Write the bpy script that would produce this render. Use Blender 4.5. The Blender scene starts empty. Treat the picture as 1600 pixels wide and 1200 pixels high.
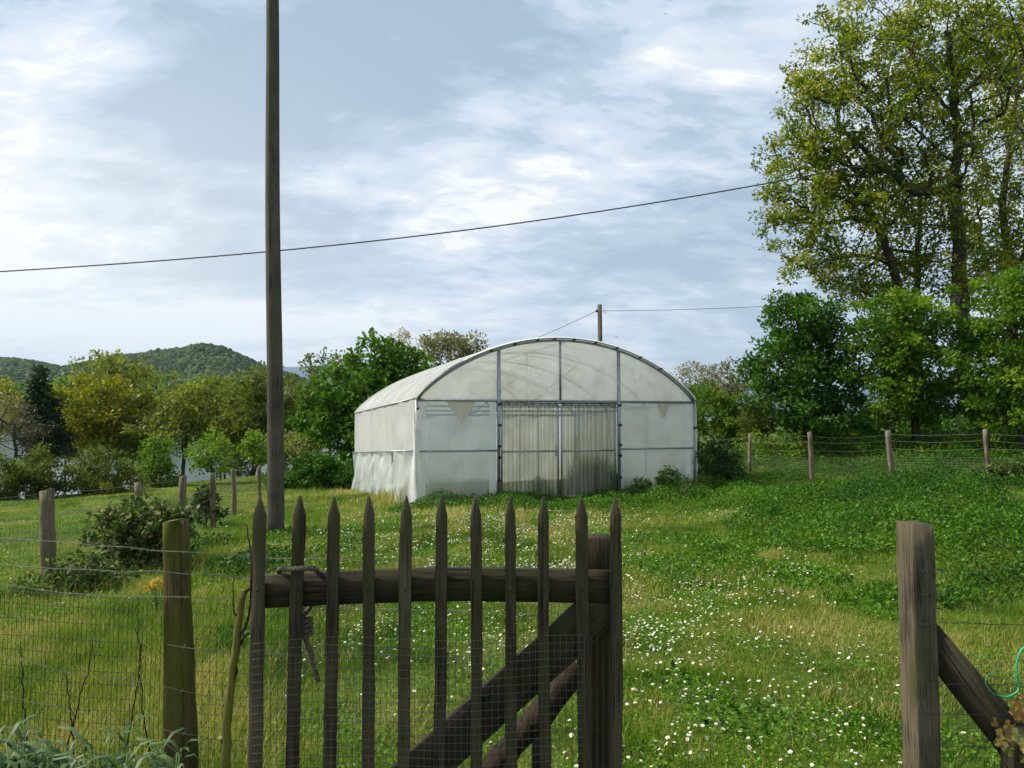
import bpy, math
import numpy as np
from mathutils import Vector, Matrix

# ------------------------------------------------------------------ camera, sky, sun, exposure
S = bpy.context.scene
F = 1120.0                      # focal length in photo pixels (photo 1600 wide)
PITCH = math.atan(50 / F)
CAM = (0.0, 0.0, 1.6)
cam = bpy.data.objects.new('camera', bpy.data.cameras.new('camera'))
S.collection.objects.link(cam); S.camera = cam
cam.data.sensor_width = 36.0; cam.data.lens = 36.0 * F / 1600
cam.data.clip_start = 0.05; cam.data.clip_end = 30000
cam.location = CAM; cam.rotation_euler = (math.pi / 2 + PITCH, 0, 0)
SUN_AZ, SUN_EL = math.radians(-84), math.radians(44)     # azimuth from +Y, clockwise
sl = bpy.data.lights.new('sun', 'SUN'); sl.energy = 5.0; sl.angle = math.radians(6); sl.color = (1.0, .91, .76)
sun = bpy.data.objects.new('sun', sl); S.collection.objects.link(sun)
sd = Vector((math.sin(SUN_AZ) * math.cos(SUN_EL), math.cos(SUN_AZ) * math.cos(SUN_EL), math.sin(SUN_EL)))
sun.rotation_euler = sd.to_track_quat('Z', 'Y').to_euler(); sun.location = (-30, 10, 40)
S.view_settings.view_transform = 'Standard'; S.view_settings.look = 'None'
S.view_settings.exposure = 0.40; S.view_settings.gamma = 1.0
S.render.engine = 'CYCLES'
cy = S.cycles
cy.max_bounces = 6; cy.diffuse_bounces = 3; cy.transmission_bounces = 5; cy.transparent_max_bounces = 14
cy.volume_bounces = 0; cy.use_denoising = True; cy.denoising_prefilter = 'ACCURATE'; cy.caustics_reflective = False; cy.caustics_refractive = False
cy.sample_clamp_indirect = 5.0

def N(nt, t, **kw):
    n = nt.nodes.new(t)
    for k, v in kw.items():
        if k.startswith('i_'):
            key = k[2:].replace('_', ' ')
            n.inputs[int(key) if key.isdigit() else key].default_value = v
        else: setattr(n, k, v)
    return n
def ramp(nt, fac, stops, interp='LINEAR'):
    r = nt.nodes.new('ShaderNodeValToRGB'); cr = r.color_ramp; cr.interpolation = interp
    while len(cr.elements) < len(stops): cr.elements.new(0.5)
    for e, (p, c) in zip(cr.elements, stops):
        e.position = p; e.color = (*c, 1) if len(c) == 3 else c
    nt.links.new(fac, r.inputs[0]); return r.outputs[0]
def mth(nt, op, a, b=None, c=None, clamp=False):
    n = nt.nodes.new('ShaderNodeMath'); n.operation = op; n.use_clamp = clamp
    for i, x in enumerate((a, b, c)):
        if x is None: continue
        if isinstance(x, (int, float)): n.inputs[i].default_value = x
        else: nt.links.new(x, n.inputs[i])
    return n.outputs[0]
def mixc(nt, f, a, b, mode='MIX'):
    n = nt.nodes.new('ShaderNodeMix'); n.data_type = 'RGBA'; n.blend_type = mode
    for i, x in ((0, f), (6, a), (7, b)):
        if isinstance(x, (int, float)): n.inputs[i].default_value = x
        elif isinstance(x, tuple): n.inputs[i].default_value = (*x, 1)
        else: nt.links.new(x, n.inputs[i])
    return n.outputs[2]

W = bpy.data.worlds.new('World'); S.world = W; W.use_nodes = True
nt = W.node_tree; nt.nodes.clear()
out = N(nt, 'ShaderNodeOutputWorld'); bg = N(nt, 'ShaderNodeBackground'); bg.inputs[1].default_value = 0.1
sky = N(nt, 'ShaderNodeTexSky', sky_type='NISHITA', sun_disc=False)
sky.sun_elevation = SUN_EL; sky.sun_rotation = SUN_AZ % (2 * math.pi)
tc = N(nt, 'ShaderNodeTexCoord'); sp = N(nt, 'ShaderNodeSeparateXYZ')
nt.links.new(tc.outputs['Generated'], sp.inputs[0])
zz = mth(nt, 'MAXIMUM', sp.outputs[2], 0.0)
den = mth(nt, 'ADD', zz, 0.24)
px_ = mth(nt, 'DIVIDE', sp.outputs[0], den); py_ = mth(nt, 'DIVIDE', sp.outputs[1], den)
cb = N(nt, 'ShaderNodeCombineXYZ'); nt.links.new(px_, cb.inputs[0]); nt.links.new(py_, cb.inputs[1])
def cloudnoise(scale, detail, dist, off, rot=0.0, sx=1.0, sy=1.0, rough=.55):
    mp = N(nt, 'ShaderNodeMapping'); mp.inputs['Location'].default_value = off
    mp.inputs['Rotation'].default_value = (0, 0, rot); mp.inputs['Scale'].default_value = (sx, sy, 1)
    nt.links.new(cb.outputs[0], mp.inputs[0])
    n = N(nt, 'ShaderNodeTexNoise'); n.inputs['Scale'].default_value = scale; n.inputs['Detail'].default_value = detail
    n.inputs['Roughness'].default_value = rough; n.inputs['Distortion'].default_value = dist
    nt.links.new(mp.outputs[0], n.inputs['Vector']); return n.outputs[0]
def blob(px, py, rx, ry, soft=1.0):     # a broad cloud mass, placed by direction (azimuth / elevation slopes)
    u = mth(nt, 'DIVIDE', sp.outputs[0], mth(nt, 'MAXIMUM', sp.outputs[1], 0.05))
    v = mth(nt, 'DIVIDE', sp.outputs[2], mth(nt, 'MAXIMUM', sp.outputs[1], 0.05))
    du = mth(nt, 'MULTIPLY', mth(nt, 'SUBTRACT', u, (px - 800) / F), F / rx)
    dv = mth(nt, 'MULTIPLY', mth(nt, 'SUBTRACT', v, (650 - py) / F), F / ry)
    r2 = mth(nt, 'ADD', mth(nt, 'MULTIPLY', du, du), mth(nt, 'MULTIPLY', dv, dv))
    g = mth(nt, 'POWER', 2.718, mth(nt, 'MULTIPLY', r2, -1.0))
    front = mth(nt, 'GREATER_THAN', sp.outputs[1], 0.05)
    return mth(nt, 'MULTIPLY', g, front)
n1 = cloudnoise(.75, 9, .9, (3.1, 7.3, 0), .55, 1.0, 1.25, .58)
n2 = cloudnoise(2.3, 9, .45, (11.2, 2.3, 3), -.6, .9, 1.45, .62)
n3 = cloudnoise(7.5, 8, .4, (1.2, 5.3, 6), -.7, .9, 1.6, .64)
d = mth(nt, 'ADD', mth(nt, 'MULTIPLY', mth(nt, 'SUBTRACT', n1, .5), .95), mth(nt, 'MULTIPLY', mth(nt, 'SUBTRACT', n2, .5), 1.5))
d = mth(nt, 'ADD', d, mth(nt, 'MULTIPLY', mth(nt, 'SUBTRACT', n3, .5), .75))
for bx in ((20, 320, 150, 130, .38), (720, 300, 220, 90, .16), (1060, 120, 280, 110, .26), (110, 70, 130, 80, .42), (700, 250, 70, 60, .14), (260, 300, 90, 30, .16),
           (260, 210, 230, 120, -.42), (640, 80, 280, 120, -.34), (440, 420, 260, 60, -.30), (1180, 230, 120, 120, -.14), (1000, 620, 500, 60, -.10), (250, 520, 420, 70, .35), (620, 500, 240, 40, .18)):
    d = mth(nt, 'ADD', d, mth(nt, 'MULTIPLY', blob(*bx[:4]), bx[4]))
cov = mth(nt, 'ADD', mth(nt, 'MULTIPLY', d, 1.55), 0.47)
# shaded blue-grey cloud undersides -> thin bright cloud
ccol = ramp(nt, cov, [(0.0, (3.1, 4.0, 5.1)), (.28, (4.0, 4.95, 6.0)), (.5, (5.3, 6.1, 7.05)), (.7, (6.5, 6.9, 7.5)), (.95, (8.6, 8.6, 8.6))], 'EASE')
hz = mth(nt, 'POWER', mth(nt, 'SUBTRACT', 1.0, zz, clamp=True), 9.0)
ccol = mixc(nt, mth(nt, 'MULTIPLY', hz, .62), ccol, (8.4, 8.25, 7.8))
glow = mth(nt, 'MULTIPLY', blob(-40, 430, 560, 300), .5)
ccol = mixc(nt, glow, ccol, (9.3, 8.9, 8.0))
skyc = mixc(nt, 0.94, sky.outputs[0], ccol)
nt.links.new(skyc, bg.inputs[0]); nt.links.new(bg.outputs[0], out.inputs[0])

# ------------------------------------------------------------------ helpers
COL = S.collection
def at(px, py, Y):
    X = (px - 800) / F; Z = (600 - py) / F
    dy = math.cos(PITCH) - Z * math.sin(PITCH); dz = math.sin(PITCH) + Z * math.cos(PITCH)
    k = Y / dy
    return np.array([X * k, Y, CAM[2] + dz * k])
def vnoise(x, y, scale, seed=0):
    x = np.asarray(x, float) / scale + seed * 17.31; y = np.asarray(y, float) / scale + seed * 9.77
    xi = np.floor(x); yi = np.floor(y); fx = x - xi; fy = y - yi
    fx = fx * fx * (3 - 2 * fx); fy = fy * fy * (3 - 2 * fy)
    def h(a, b):
        v = np.sin(a * 127.1 + b * 311.7 + seed * 74.7) * 43758.5453; return v - np.floor(v)
    return (h(xi, yi) * (1 - fx) + h(xi + 1, yi) * fx) * (1 - fy) + (h(xi, yi + 1) * (1 - fx) + h(xi + 1, yi + 1) * fx) * fy
def sstep(a, b, x):
    t = np.clip((np.asarray(x, float) - a) / (b - a), 0, 1); return t * t * (3 - 2 * t)
def G(x, y):
    x = np.asarray(x, float); y = np.asarray(y, float)
    yy = np.clip(y, -20, 45)
    z = -.02 * yy + .033 * np.clip(x, -16, 0) + .07 * np.clip(x - 3, 0, 12) * sstep(3, 9, y)
    z = z + .10 * (vnoise(x, y, 3.1, 1) - .5) * sstep(3, 9, y) + .05 * (vnoise(x, y, 1.1, 2) - .5)
    z = z + .55 * np.exp(-(((x - 9.0) / 3.6) ** 2 + ((y - 23.0) / 2.2) ** 2)) + .25 * np.exp(-(((x - 14) / 3) ** 2 + ((y - 22) / 2) ** 2))
    q = .35 * y - .94 * x - 21.5
    drop = np.where(q > 0, -.30 * (np.sqrt(q * q + 4) - 2), 0)
    z = z + drop
    return np.maximum(z, -11.0)
def ground_at(px, py):
    a = np.array(CAM); dr = at(px, py, 1.0) - a
    t = 1.0
    for _ in range(3000):
        p = a + dr * t
        if p[2] <= G(p[0], p[1]): break
        t += .02
    return p

def tag(o, label=None, cat=None, group=None, kind=None):
    if label: o['label'] = label
    if cat: o['category'] = cat
    if group: o['group'] = group
    if kind: o['kind'] = kind
    return o
def thing(name, loc, label, cat, group=None):
    o = bpy.data.objects.new(name, None); COL.objects.link(o); o.location = Vector([float(v) for v in loc])
    o.empty_display_size = .2
    return tag(o, label, cat, group)

class MB:
    def __init__(s): s.v = []; s.f4 = []; s.f3 = []; s.n = 0; s.t = []; s.m4 = []; s.m3 = []
    def add(s, V, F4=None, F3=None, tint=0.5, mat=0):
        V = np.asarray(V, float).reshape(-1, 3); s.v.append(V)
        s.t.append(np.broadcast_to(np.asarray(tint, float), (len(V),)))
        if F4 is not None and len(F4):
            F4 = np.asarray(F4); s.f4.append(F4 + s.n); s.m4.append(np.full(len(F4), mat))
        if F3 is not None and len(F3):
            F3 = np.asarray(F3); s.f3.append(F3 + s.n); s.m3.append(np.full(len(F3), mat))
        s.n += len(V)
    def box(s, x0, x1, y0, y1, z0, z1, **k):
        V = [(x, y, z) for x in (x0, x1) for y in (y0, y1) for z in (z0, z1)]
        s.add(V, [(0, 1, 3, 2), (4, 6, 7, 5), (0, 4, 5, 1), (2, 3, 7, 6), (0, 2, 6, 4), (1, 5, 7, 3)], **k)
    def tube(s, pts, r, n=6, caps=True, **k):
        P = np.asarray(pts, float); m = len(P)
        R = np.broadcast_to(np.asarray(r, float), (m,))
        T = np.gradient(P, axis=0); T /= np.linalg.norm(T, axis=1, keepdims=True) + 1e-9
        up = np.array([0, 0, 1.0]) if abs(T[:, 2]).mean() < .8 else np.array([1.0, 0, 0])
        A = np.cross(T, up); A /= np.linalg.norm(A, axis=1, keepdims=True) + 1e-9
        B = np.cross(A, T)
        an = np.arange(n) * 2 * math.pi / n
        V = P[:, None] + R[:, None, None] * (np.cos(an)[None, :, None] * A[:, None] + np.sin(an)[None, :, None] * B[:, None])
        i = np.arange(m - 1)[:, None] * n; j = np.arange(n)[None]; j2 = (j + 1) % n
        Fq = np.stack([i + j, i + j2, i + n + j2, i + n + j], -1).reshape(-1, 4)
        F3 = []
        V = V.reshape(-1, 3)
        if caps:
            V = np.vstack([V, P[0], P[-1]]); c0 = m * n; c1 = c0 + 1
            F3 = [(c0, (a + 1) % n, a) for a in range(n)] + [(c1, (m - 1) * n + a, (m - 1) * n + (a + 1) % n) for a in range(n)]
        s.add(V, Fq, F3, **k)
    def obj(s, name, mats, parent=None, smooth=False, M=None):
        me = bpy.data.meshes.new(name)
        if not isinstance(mats, (list, tuple)): mats = [mats]
        V = np.concatenate(s.v)
        loc = np.array(parent.matrix_basis.translation) if parent is not None else None
        if parent is not None and parent.parent is not None:
            loc = loc + np.array(parent.parent.matrix_basis.translation)
        if parent is not None and M is None: V = V - loc
        f4 = np.concatenate(s.f4) if s.f4 else np.zeros((0, 4), int); f3 = np.concatenate(s.f3) if s.f3 else np.zeros((0, 3), int)
        nl = len(f4) * 4 + len(f3) * 3
        me.vertices.add(len(V)); me.vertices.foreach_set('co', V.astype(np.float32).ravel())
        me.loops.add(nl); me.loops.foreach_set('vertex_index', np.concatenate([f4.ravel(), f3.ravel()]).astype(np.int32))
        me.polygons.add(len(f4) + len(f3))
        tot = np.concatenate([np.full(len(f4), 4), np.full(len(f3), 3)]).astype(np.int32)
        st = np.concatenate([[0], np.cumsum(tot)[:-1]]).astype(np.int32)
        me.polygons.foreach_set('loop_start', st)
        mi = np.concatenate([np.concatenate(s.m4) if s.m4 else np.zeros(0), np.concatenate(s.m3) if s.m3 else np.zeros(0)]).astype(np.int32)
        for m in mats: me.materials.append(m)
        me.polygons.foreach_set('material_index', mi)
        if smooth: me.polygons.foreach_set('use_smooth', np.ones(len(tot), bool))
        at_ = me.attributes.new('tint', 'FLOAT', 'POINT'); at_.data.foreach_set('value', np.concatenate(s.t).astype(np.float32))
        me.update(calc_edges=True)
        o = bpy.data.objects.new(name, me); COL.objects.link(o)
        if parent is not None:
            o.parent = parent
            if M is not None: o.matrix_basis = Matrix.Translation(Vector([-float(v) for v in loc])) @ M
        elif M is not None: o.matrix_basis = M
        return o

# ------------------------------------------------------------------ materials
def new_mat(name):
    m = bpy.data.materials.new(name); m.use_nodes = True; t = m.node_tree; t.nodes.clear()
    o = N(t, 'ShaderNodeOutputMaterial'); return m, t, o
def leafmat(name, stops, trans=.35, rough=.5, nscale=0.0, spec=.25):
    m, t, o = new_mat(name)
    a = N(t, 'ShaderNodeAttribute', attribute_name='tint')
    f = a.outputs['Fac']
    if nscale:
        g = N(t, 'ShaderNodeNewGeometry'); n = N(t, 'ShaderNodeTexNoise'); n.inputs['Scale'].default_value = nscale; n.inputs['Detail'].default_value = 3
        t.links.new(g.outputs['Position'], n.inputs['Vector'])
        f = mth(t, 'ADD', f, mth(t, 'MULTIPLY', mth(t, 'SUBTRACT', n.outputs[0], .5), .9))
    c = ramp(t, f, stops)
    p = N(t, 'ShaderNodeBsdfPrincipled'); p.inputs['Roughness'].default_value = rough; p.inputs['Specular IOR Level'].default_value = spec
    t.links.new(c, p.inputs['Base Color'])
    tr = N(t, 'ShaderNodeBsdfTranslucent'); t.links.new(mixc(t, .6, c, (.85, 1.0, .30), 'MULTIPLY'), tr.inputs[0])
    t.nodes[-1].inputs[0].default_value if False else None
    mx = N(t, 'ShaderNodeMixShader'); mx.inputs[0].default_value = trans
    t.links.new(p.outputs[0], mx.inputs[1]); t.links.new(tr.outputs[0], mx.inputs[2]); t.links.new(mx.outputs[0], o.inputs[0])
    return m
def woodmat(name, dark, light, moss=None, scale=1.0, rough=.85, bump=.5, grain=1.0):
    m, t, o = new_mat(name)
    tc = N(t, 'ShaderNodeTexCoord'); oi = N(t, 'ShaderNodeObjectInfo')
    ad = N(t, 'ShaderNodeVectorMath', operation='ADD'); t.links.new(tc.outputs['Object'], ad.inputs[0])
    sc_ = N(t, 'ShaderNodeVectorMath', operation='SCALE'); sc_.inputs[0].default_value = (7, 3, 5); t.links.new(oi.outputs['Random'], sc_.inputs['Scale'])
    t.links.new(sc_.outputs[0], ad.inputs[1])
    mp = N(t, 'ShaderNodeMapping'); mp.inputs['Scale'].default_value = (120 * scale, 120 * scale, 4.5 * scale); t.links.new(ad.outputs[0], mp.inputs[0])
    n = N(t, 'ShaderNodeTexNoise'); n.inputs['Scale'].default_value = 1.0; n.inputs['Detail'].default_value = 7; n.inputs['Roughness'].default_value = .65
    n.inputs['Distortion'].default_value = .25; t.links.new(mp.outputs[0], n.inputs['Vector'])
    n2 = N(t, 'ShaderNodeTexNoise'); n2.inputs['Scale'].default_value = 4 * scale; n2.inputs['Detail'].default_value = 5; t.links.new(ad.outputs[0], n2.inputs['Vector'])
    f = mth(t, 'ADD', mth(t, 'MULTIPLY', n.outputs[0], .75 * grain), mth(t, 'MULTIPLY', n2.outputs[0], .45))
    c = ramp(t, f, [(.38, tuple(v * .45 for v in dark)), (.5, dark), (.62, light), (.8, tuple(min(1, v * 1.25) for v in light))])
    mk = N(t, 'ShaderNodeMapping'); mk.inputs['Scale'].default_value = (55 * scale, 55 * scale, 1.3 * scale); t.links.new(ad.outputs[0], mk.inputs[0])
    nk = N(t, 'ShaderNodeTexNoise'); nk.inputs['Scale'].default_value = 1.0; nk.inputs['Detail'].default_value = 3; nk.inputs['Roughness'].default_value = .7; t.links.new(mk.outputs[0], nk.inputs['Vector'])
    c = mixc(t, 1.0, c, ramp(t, nk.outputs[0], [(.34, (.25, .25, .25)), (.40, (1, 1, 1)), (.66, (1, 1, 1)), (.74, (1.5, 1.5, 1.55))]), 'MULTIPLY')
    rnd = mth(t, 'ADD', mth(t, 'MULTIPLY', oi.outputs['Random'], .35), .58)
    c = mixc(t, 1.0, c, rnd, 'MULTIPLY')
    if moss:
        n3 = N(t, 'ShaderNodeTexNoise'); n3.inputs['Scale'].default_value = 3.3 * scale; n3.inputs['Detail'].default_value = 6
        mp3 = N(t, 'ShaderNodeMapping'); mp3.inputs['Scale'].default_value = (2.5, 2.5, .8); t.links.new(ad.outputs[0], mp3.inputs[0]); t.links.new(mp3.outputs[0], n3.inputs['Vector'])
        mf = ramp(t, n3.outputs[0], [(.45, (0, 0, 0)), (.62, (1, 1, 1))])
        c = mixc(t, mth(t, 'MULTIPLY', mf, .75), c, moss)
    p = N(t, 'ShaderNodeBsdfPrincipled'); p.inputs['Roughness'].default_value = rough; p.inputs['Specular IOR Level'].default_value = .2
    t.links.new(c, p.inputs['Base Color'])
    b = N(t, 'ShaderNodeBump'); b.inputs['Strength'].default_value = bump; b.inputs['Distance'].default_value = .004
    t.links.new(n.outputs[0], b.inputs['Height']); t.links.new(b.outputs[0], p.inputs['Normal'])
    t.links.new(p.outputs[0], o.inputs[0]); return m
def plain(name, c, rough=.6, metal=0.0, nscale=40, var=.35, bump=0.0):
    m, t, o = new_mat(name)
    tc = N(t, 'ShaderNodeTexCoord'); n = N(t, 'ShaderNodeTexNoise'); n.inputs['Scale'].default_value = nscale; n.inputs['Detail'].default_value = 5
    t.links.new(tc.outputs['Object'], n.inputs['Vector'])
    cc = ramp(t, n.outputs[0], [(.3, tuple(v * (1 - var) for v in c)), (.7, tuple(min(1, v * (1 + var)) for v in c))])
    p = N(t, 'ShaderNodeBsdfPrincipled'); p.inputs['Roughness'].default_value = rough; p.inputs['Metallic'].default_value = metal
    t.links.new(cc, p.inputs['Base Color'])
    if bump:
        b = N(t, 'ShaderNodeBump'); b.inputs['Strength'].default_value = bump; b.inputs['Distance'].default_value = .01
        t.links.new(n.outputs[0], b.inputs['Height']); t.links.new(b.outputs[0], p.inputs['Normal'])
    t.links.new(p.outputs[0], o.inputs[0]); return m
def filmmat(name, color, clear, trans=.5, streak=0.0, wr=1.0, dirt=.35, rough=.28):
    m, t, o = new_mat(name)
    tc = N(t, 'ShaderNodeTexCoord')
    n = N(t, 'ShaderNodeTexNoise'); n.inputs['Scale'].default_value = 1.3; n.inputs['Detail'].default_value = 6; n.inputs['Distortion'].default_value = .8
    t.links.new(tc.outputs['Object'], n.inputs['Vector'])
    n2 = N(t, 'ShaderNodeTexNoise'); n2.inputs['Scale'].default_value = 1.1; n2.inputs['Detail'].default_value = 1.6 * wr; n2.inputs['Distortion'].default_value = 1.2
    mp = N(t, 'ShaderNodeMapping'); mp.inputs['Rotation'].default_value = (.3, .5, .2); mp.inputs['Scale'].default_value = (2.2, 1.2, .8)
    t.links.new(tc.outputs['Object'], mp.inputs[0]); t.links.new(mp.outputs[0], n2.inputs['Vector'])
    c = mixc(t, ramp(t, n.outputs[0], [(.46, (0, 0, 0)), (.68, (dirt, dirt, dirt))]), color, (.46, .39, .28))
    p = N(t, 'ShaderNodeBsdfPrincipled'); p.inputs['Roughness'].default_value = rough; p.inputs['Specular IOR Level'].default_value = .5
    t.links.new(c, p.inputs['Base Color'])
    b = N(t, 'ShaderNodeBump'); b.inputs['Strength'].default_value = .5 * wr; b.inputs['Distance'].default_value = .06
    t.links.new(n2.outputs[0], b.inputs['Height']); t.links.new(b.outputs[0], p.inputs['Normal'])
    tr = N(t, 'ShaderNodeBsdfTranslucent'); t.links.new(c, tr.inputs[0]); t.links.new(b.outputs[0], tr.inputs['Normal'])
    m1 = N(t, 'ShaderNodeMixShader'); m1.inputs[0].default_value = trans
    t.links.new(p.outputs[0], m1.inputs[1]); t.links.new(tr.outputs[0], m1.inputs[2])
    tp = N(t, 'ShaderNodeBsdfTransparent'); tp.inputs[0].default_value = (.95, .97, .96, 1)
    m2 = N(t, 'ShaderNodeMixShader')
    t.links.new(mth(t, 'ADD', mth(t, 'MULTIPLY', n.outputs[0], .25), clear - .12, clamp=True), m2.inputs[0])
    t.links.new(m1.outputs[0], m2.inputs[1]); t.links.new(tp.outputs[0], m2.inputs[2]); t.links.new(m2.outputs[0], o.inputs[0])
    return m

GRASS = leafmat('grass_blades', [(0, (.045, .12, .006)), (.35, (.10, .205, .011)), (.6, (.18, .27, .02)), (.8, (.33, .32, .07)), (1, (.56, .46, .2))], .42)
WEED = leafmat('weed_leaves', [(0, (.014, .058, .004)), (.5, (.05, .145, .006)), (1, (.14, .28, .014))], .34)
OAK = leafmat('oak_leaves', [(0, (.08, .125, .008)), (.5, (.20, .27, .012)), (.85, (.34, .38, .02)), (1, (.44, .36, .04))], .55)
BRIGHT = leafmat('bright_leaves', [(0, (0.035, 0.114, 0.008)), (.5, (0.106, 0.213, 0.010)), (1, (0.241, 0.355, 0.023))], .5)
DARKG = leafmat('dark_leaves', [(0, (0.017, 0.071, 0.006)), (.5, (0.050, 0.142, 0.010)), (1, (0.128, 0.248, 0.015))], .42)
OLIVE = leafmat('olive_leaves', [(0, (0.078, 0.114, 0.018)), (.5, (0.185, 0.220, 0.031)), (1, (0.312, 0.341, 0.058))], .52)
YELLOW = leafmat('yellow_leaves', [(0, (.10, .13, .010)), (.5, (.24, .25, .010)), (1, (.40, .33, .015))], .4)
LIME = leafmat('lime_leaves', [(0, (0.085, 0.170, 0.015)), (.5, (0.170, 0.284, 0.026)), (1, (0.284, 0.383, 0.051))], .5)
BROWN = leafmat('brown_twigs', [(0, (0.085, 0.068, 0.05)), (.5, (0.142, 0.114, 0.070)), (1, (0.213, 0.170, 0.089))], .2)
PALE = leafmat('pale_leaves', [(0, (.16, .16, .07)), (.5, (.26, .25, .13)), (1, (.42, .38, .26))], .45)
CONIF = leafmat('conifer_needles', [(0, (0.014, 0.035, 0.013)), (.5, (0.028, 0.060, 0.020)), (1, (0.050, 0.085, 0.028))], .15)
BRAMB = leafmat('bramble_leaves', [(0, (.025, .06, .012)), (.5, (.075, .125, .026)), (.85, (.19, .22, .07)), (1, (.36, .34, .15))], .4)
GREYG = leafmat('grey_green_leaves', [(0, (.035, .085, .02)), (.5, (.085, .16, .055)), (1, (.2, .28, .14))], .35)
CONTROL_CLOVER = leafmat('clover_leaves', [(0, (0.043, 0.142, 0.008)), (.5, (0.114, 0.270, 0.010)), (1, (0.227, 0.398, 0.026))], .4)
RED = leafmat('vine_leaves', [(0, (.12, .14, .03)), (.5, (.28, .18, .05)), (1, (.42, .20, .07))], .35)
FOREST = leafmat('forest_crowns', [(0, (.010, .026, .005)), (.5, (.028, .06, .009)), (1, (.085, .12, .018))], .05, .9, 0.06)
BARK = woodmat('bark', (.028, .022, .016), (.07, .058, .044), (.045, .055, .02), .35, .9, 1.0)
WOOD = woodmat('weathered_picket_wood', (.034, .027, .018), (.098, .078, .052), (.045, .048, .02))
RAILW = woodmat('dark_rail_wood', (.018, .014, .009), (.068, .054, .034), (.03, .033, .014))
MOSSY = woodmat('mossy_post_wood', (.05, .038, .014), (.125, .098, .036), (.075, .085, .008))
REDW = woodmat('reddish_post_wood', (.028, .020, .012), (.08, .056, .034), (.03, .03, .01))
GREYW = woodmat('grey_sawn_wood', (.058, .047, .032), (.185, .152, .108), (.06, .06, .025))
DARKW = woodmat('dark_brace_wood', (.022, .019, .012), (.045, .038, .024), (.03, .03, .013))
LOGW = woodmat('split_log_wood', (.012, .009, .006), (.042, .030, .019), None, .5)
PALEW = woodmat('pale_stake_wood', (.10, .085, .06), (.25, .21, .155), None, .6)
STAKEW = woodmat('brown_stake_wood', (.085, .065, .042), (.2, .16, .11), (.1, .1, .05), .6)
POLEW = woodmat('pole_wood', (.058, .052, .040), (.135, .122, .092), (.065, .072, .042), .55, .85, .8)
STICKW = woodmat('mossy_stick', (.10, .09, .02), (.19, .17, .045), (.13, .14, .02))
STEEL = plain('galvanised_steel', (.26, .29, .31), .45, .6, 12, .2)
WIRE = plain('wire', (.04, .042, .04), .55, .3, 60, .3)
WIREB = plain('bright_wire', (.22, .23, .22), .5, .5, 60, .3)
BLACK = plain('black_plastic', (.012, .012, .013), .5)
CABLE = plain('cable_sheath', (.035, .035, .035), .6)
ROPE = plain('old_rope', (.10, .085, .06), .9, 0, 180, .45, .6)
GREEN = plain('green_cord', (.015, .30, .13), .45, 0, 80, .15)
PETAL = plain('petal_white', (.80, .79, .76), .6, 0, 90, .06)
YOLK = plain('flower_yellow', (.62, .42, .03), .6)
PINK = plain('petal_pink', (.62, .36, .40), .6)
STEM = plain('flower_stem', (.08, .15, .03), .6)
BIRDW = woodmat('birdhouse_wood', (.06, .055, .045), (.15, .135, .11))
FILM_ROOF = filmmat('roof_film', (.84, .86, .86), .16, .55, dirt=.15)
FILM = filmmat('front_film', (.84, .84, .80), .16, .55, dirt=.4, wr=1.0)
FILM_LOW = filmmat('clear_front_film', (.36, .44, .47), .38, .5, dirt=.15, rough=.2, wr=1.0)
FILM_MID = filmmat('hazy_front_film', (.62, .66, .65), .28, .5, dirt=.3, rough=.22)
FILM_WR = filmmat('wrinkled_film', (.70, .75, .76), .30, .4, wr=3.2, dirt=.05, rough=.10)
FILM_TAN = filmmat('stained_film', (.62, .57, .47), .12, .4, dirt=.5)
def sheetmat():
    m, t, o = new_mat('corrugated_clear_sheet')
    tc = N(t, 'ShaderNodeTexCoord'); n = N(t, 'ShaderNodeTexNoise'); n.inputs['Scale'].default_value = 1.5; n.inputs['Detail'].default_value = 7
    mp = N(t, 'ShaderNodeMapping'); mp.inputs['Scale'].default_value = (14, 14, .7)
    t.links.new(tc.outputs['Object'], mp.inputs[0]); t.links.new(mp.outputs[0], n.inputs['Vector'])
    c = ramp(t, n.outputs[0], [(.35, (.42, .42, .38)), (.6, (.72, .72, .68))])
    ta = N(t, 'ShaderNodeAttribute', attribute_name='tint'); c = mixc(t, 1.0, c, ramp(t, ta.outputs['Fac'], [(0, (.35, .34, .28)), (.35, (.9, .9, .88)), (1, (1.1, 1.1, 1.1))]), 'MULTIPLY')  # low tint paints the shade of the corrugation into the sheet colour
    p = N(t, 'ShaderNodeBsdfPrincipled'); p.inputs['Roughness'].default_value = .14; t.links.new(c, p.inputs['Base Color'])
    tr = N(t, 'ShaderNodeBsdfTranslucent'); t.links.new(c, tr.inputs[0])
    m1 = N(t, 'ShaderNodeMixShader'); m1.inputs[0].default_value = .4; t.links.new(p.outputs[0], m1.inputs[1]); t.links.new(tr.outputs[0], m1.inputs[2])
    tp = N(t, 'ShaderNodeBsdfTransparent'); tp.inputs[0].default_value = (.82, .84, .76, 1)
    m2 = N(t, 'ShaderNodeMixShader'); m2.inputs[0].default_value = .5
    t.links.new(m1.outputs[0], m2.inputs[1]); t.links.new(tp.outputs[0], m2.inputs[2]); t.links.new(m2.outputs[0], o.inputs[0]); return m
SHEET = sheetmat()

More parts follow.
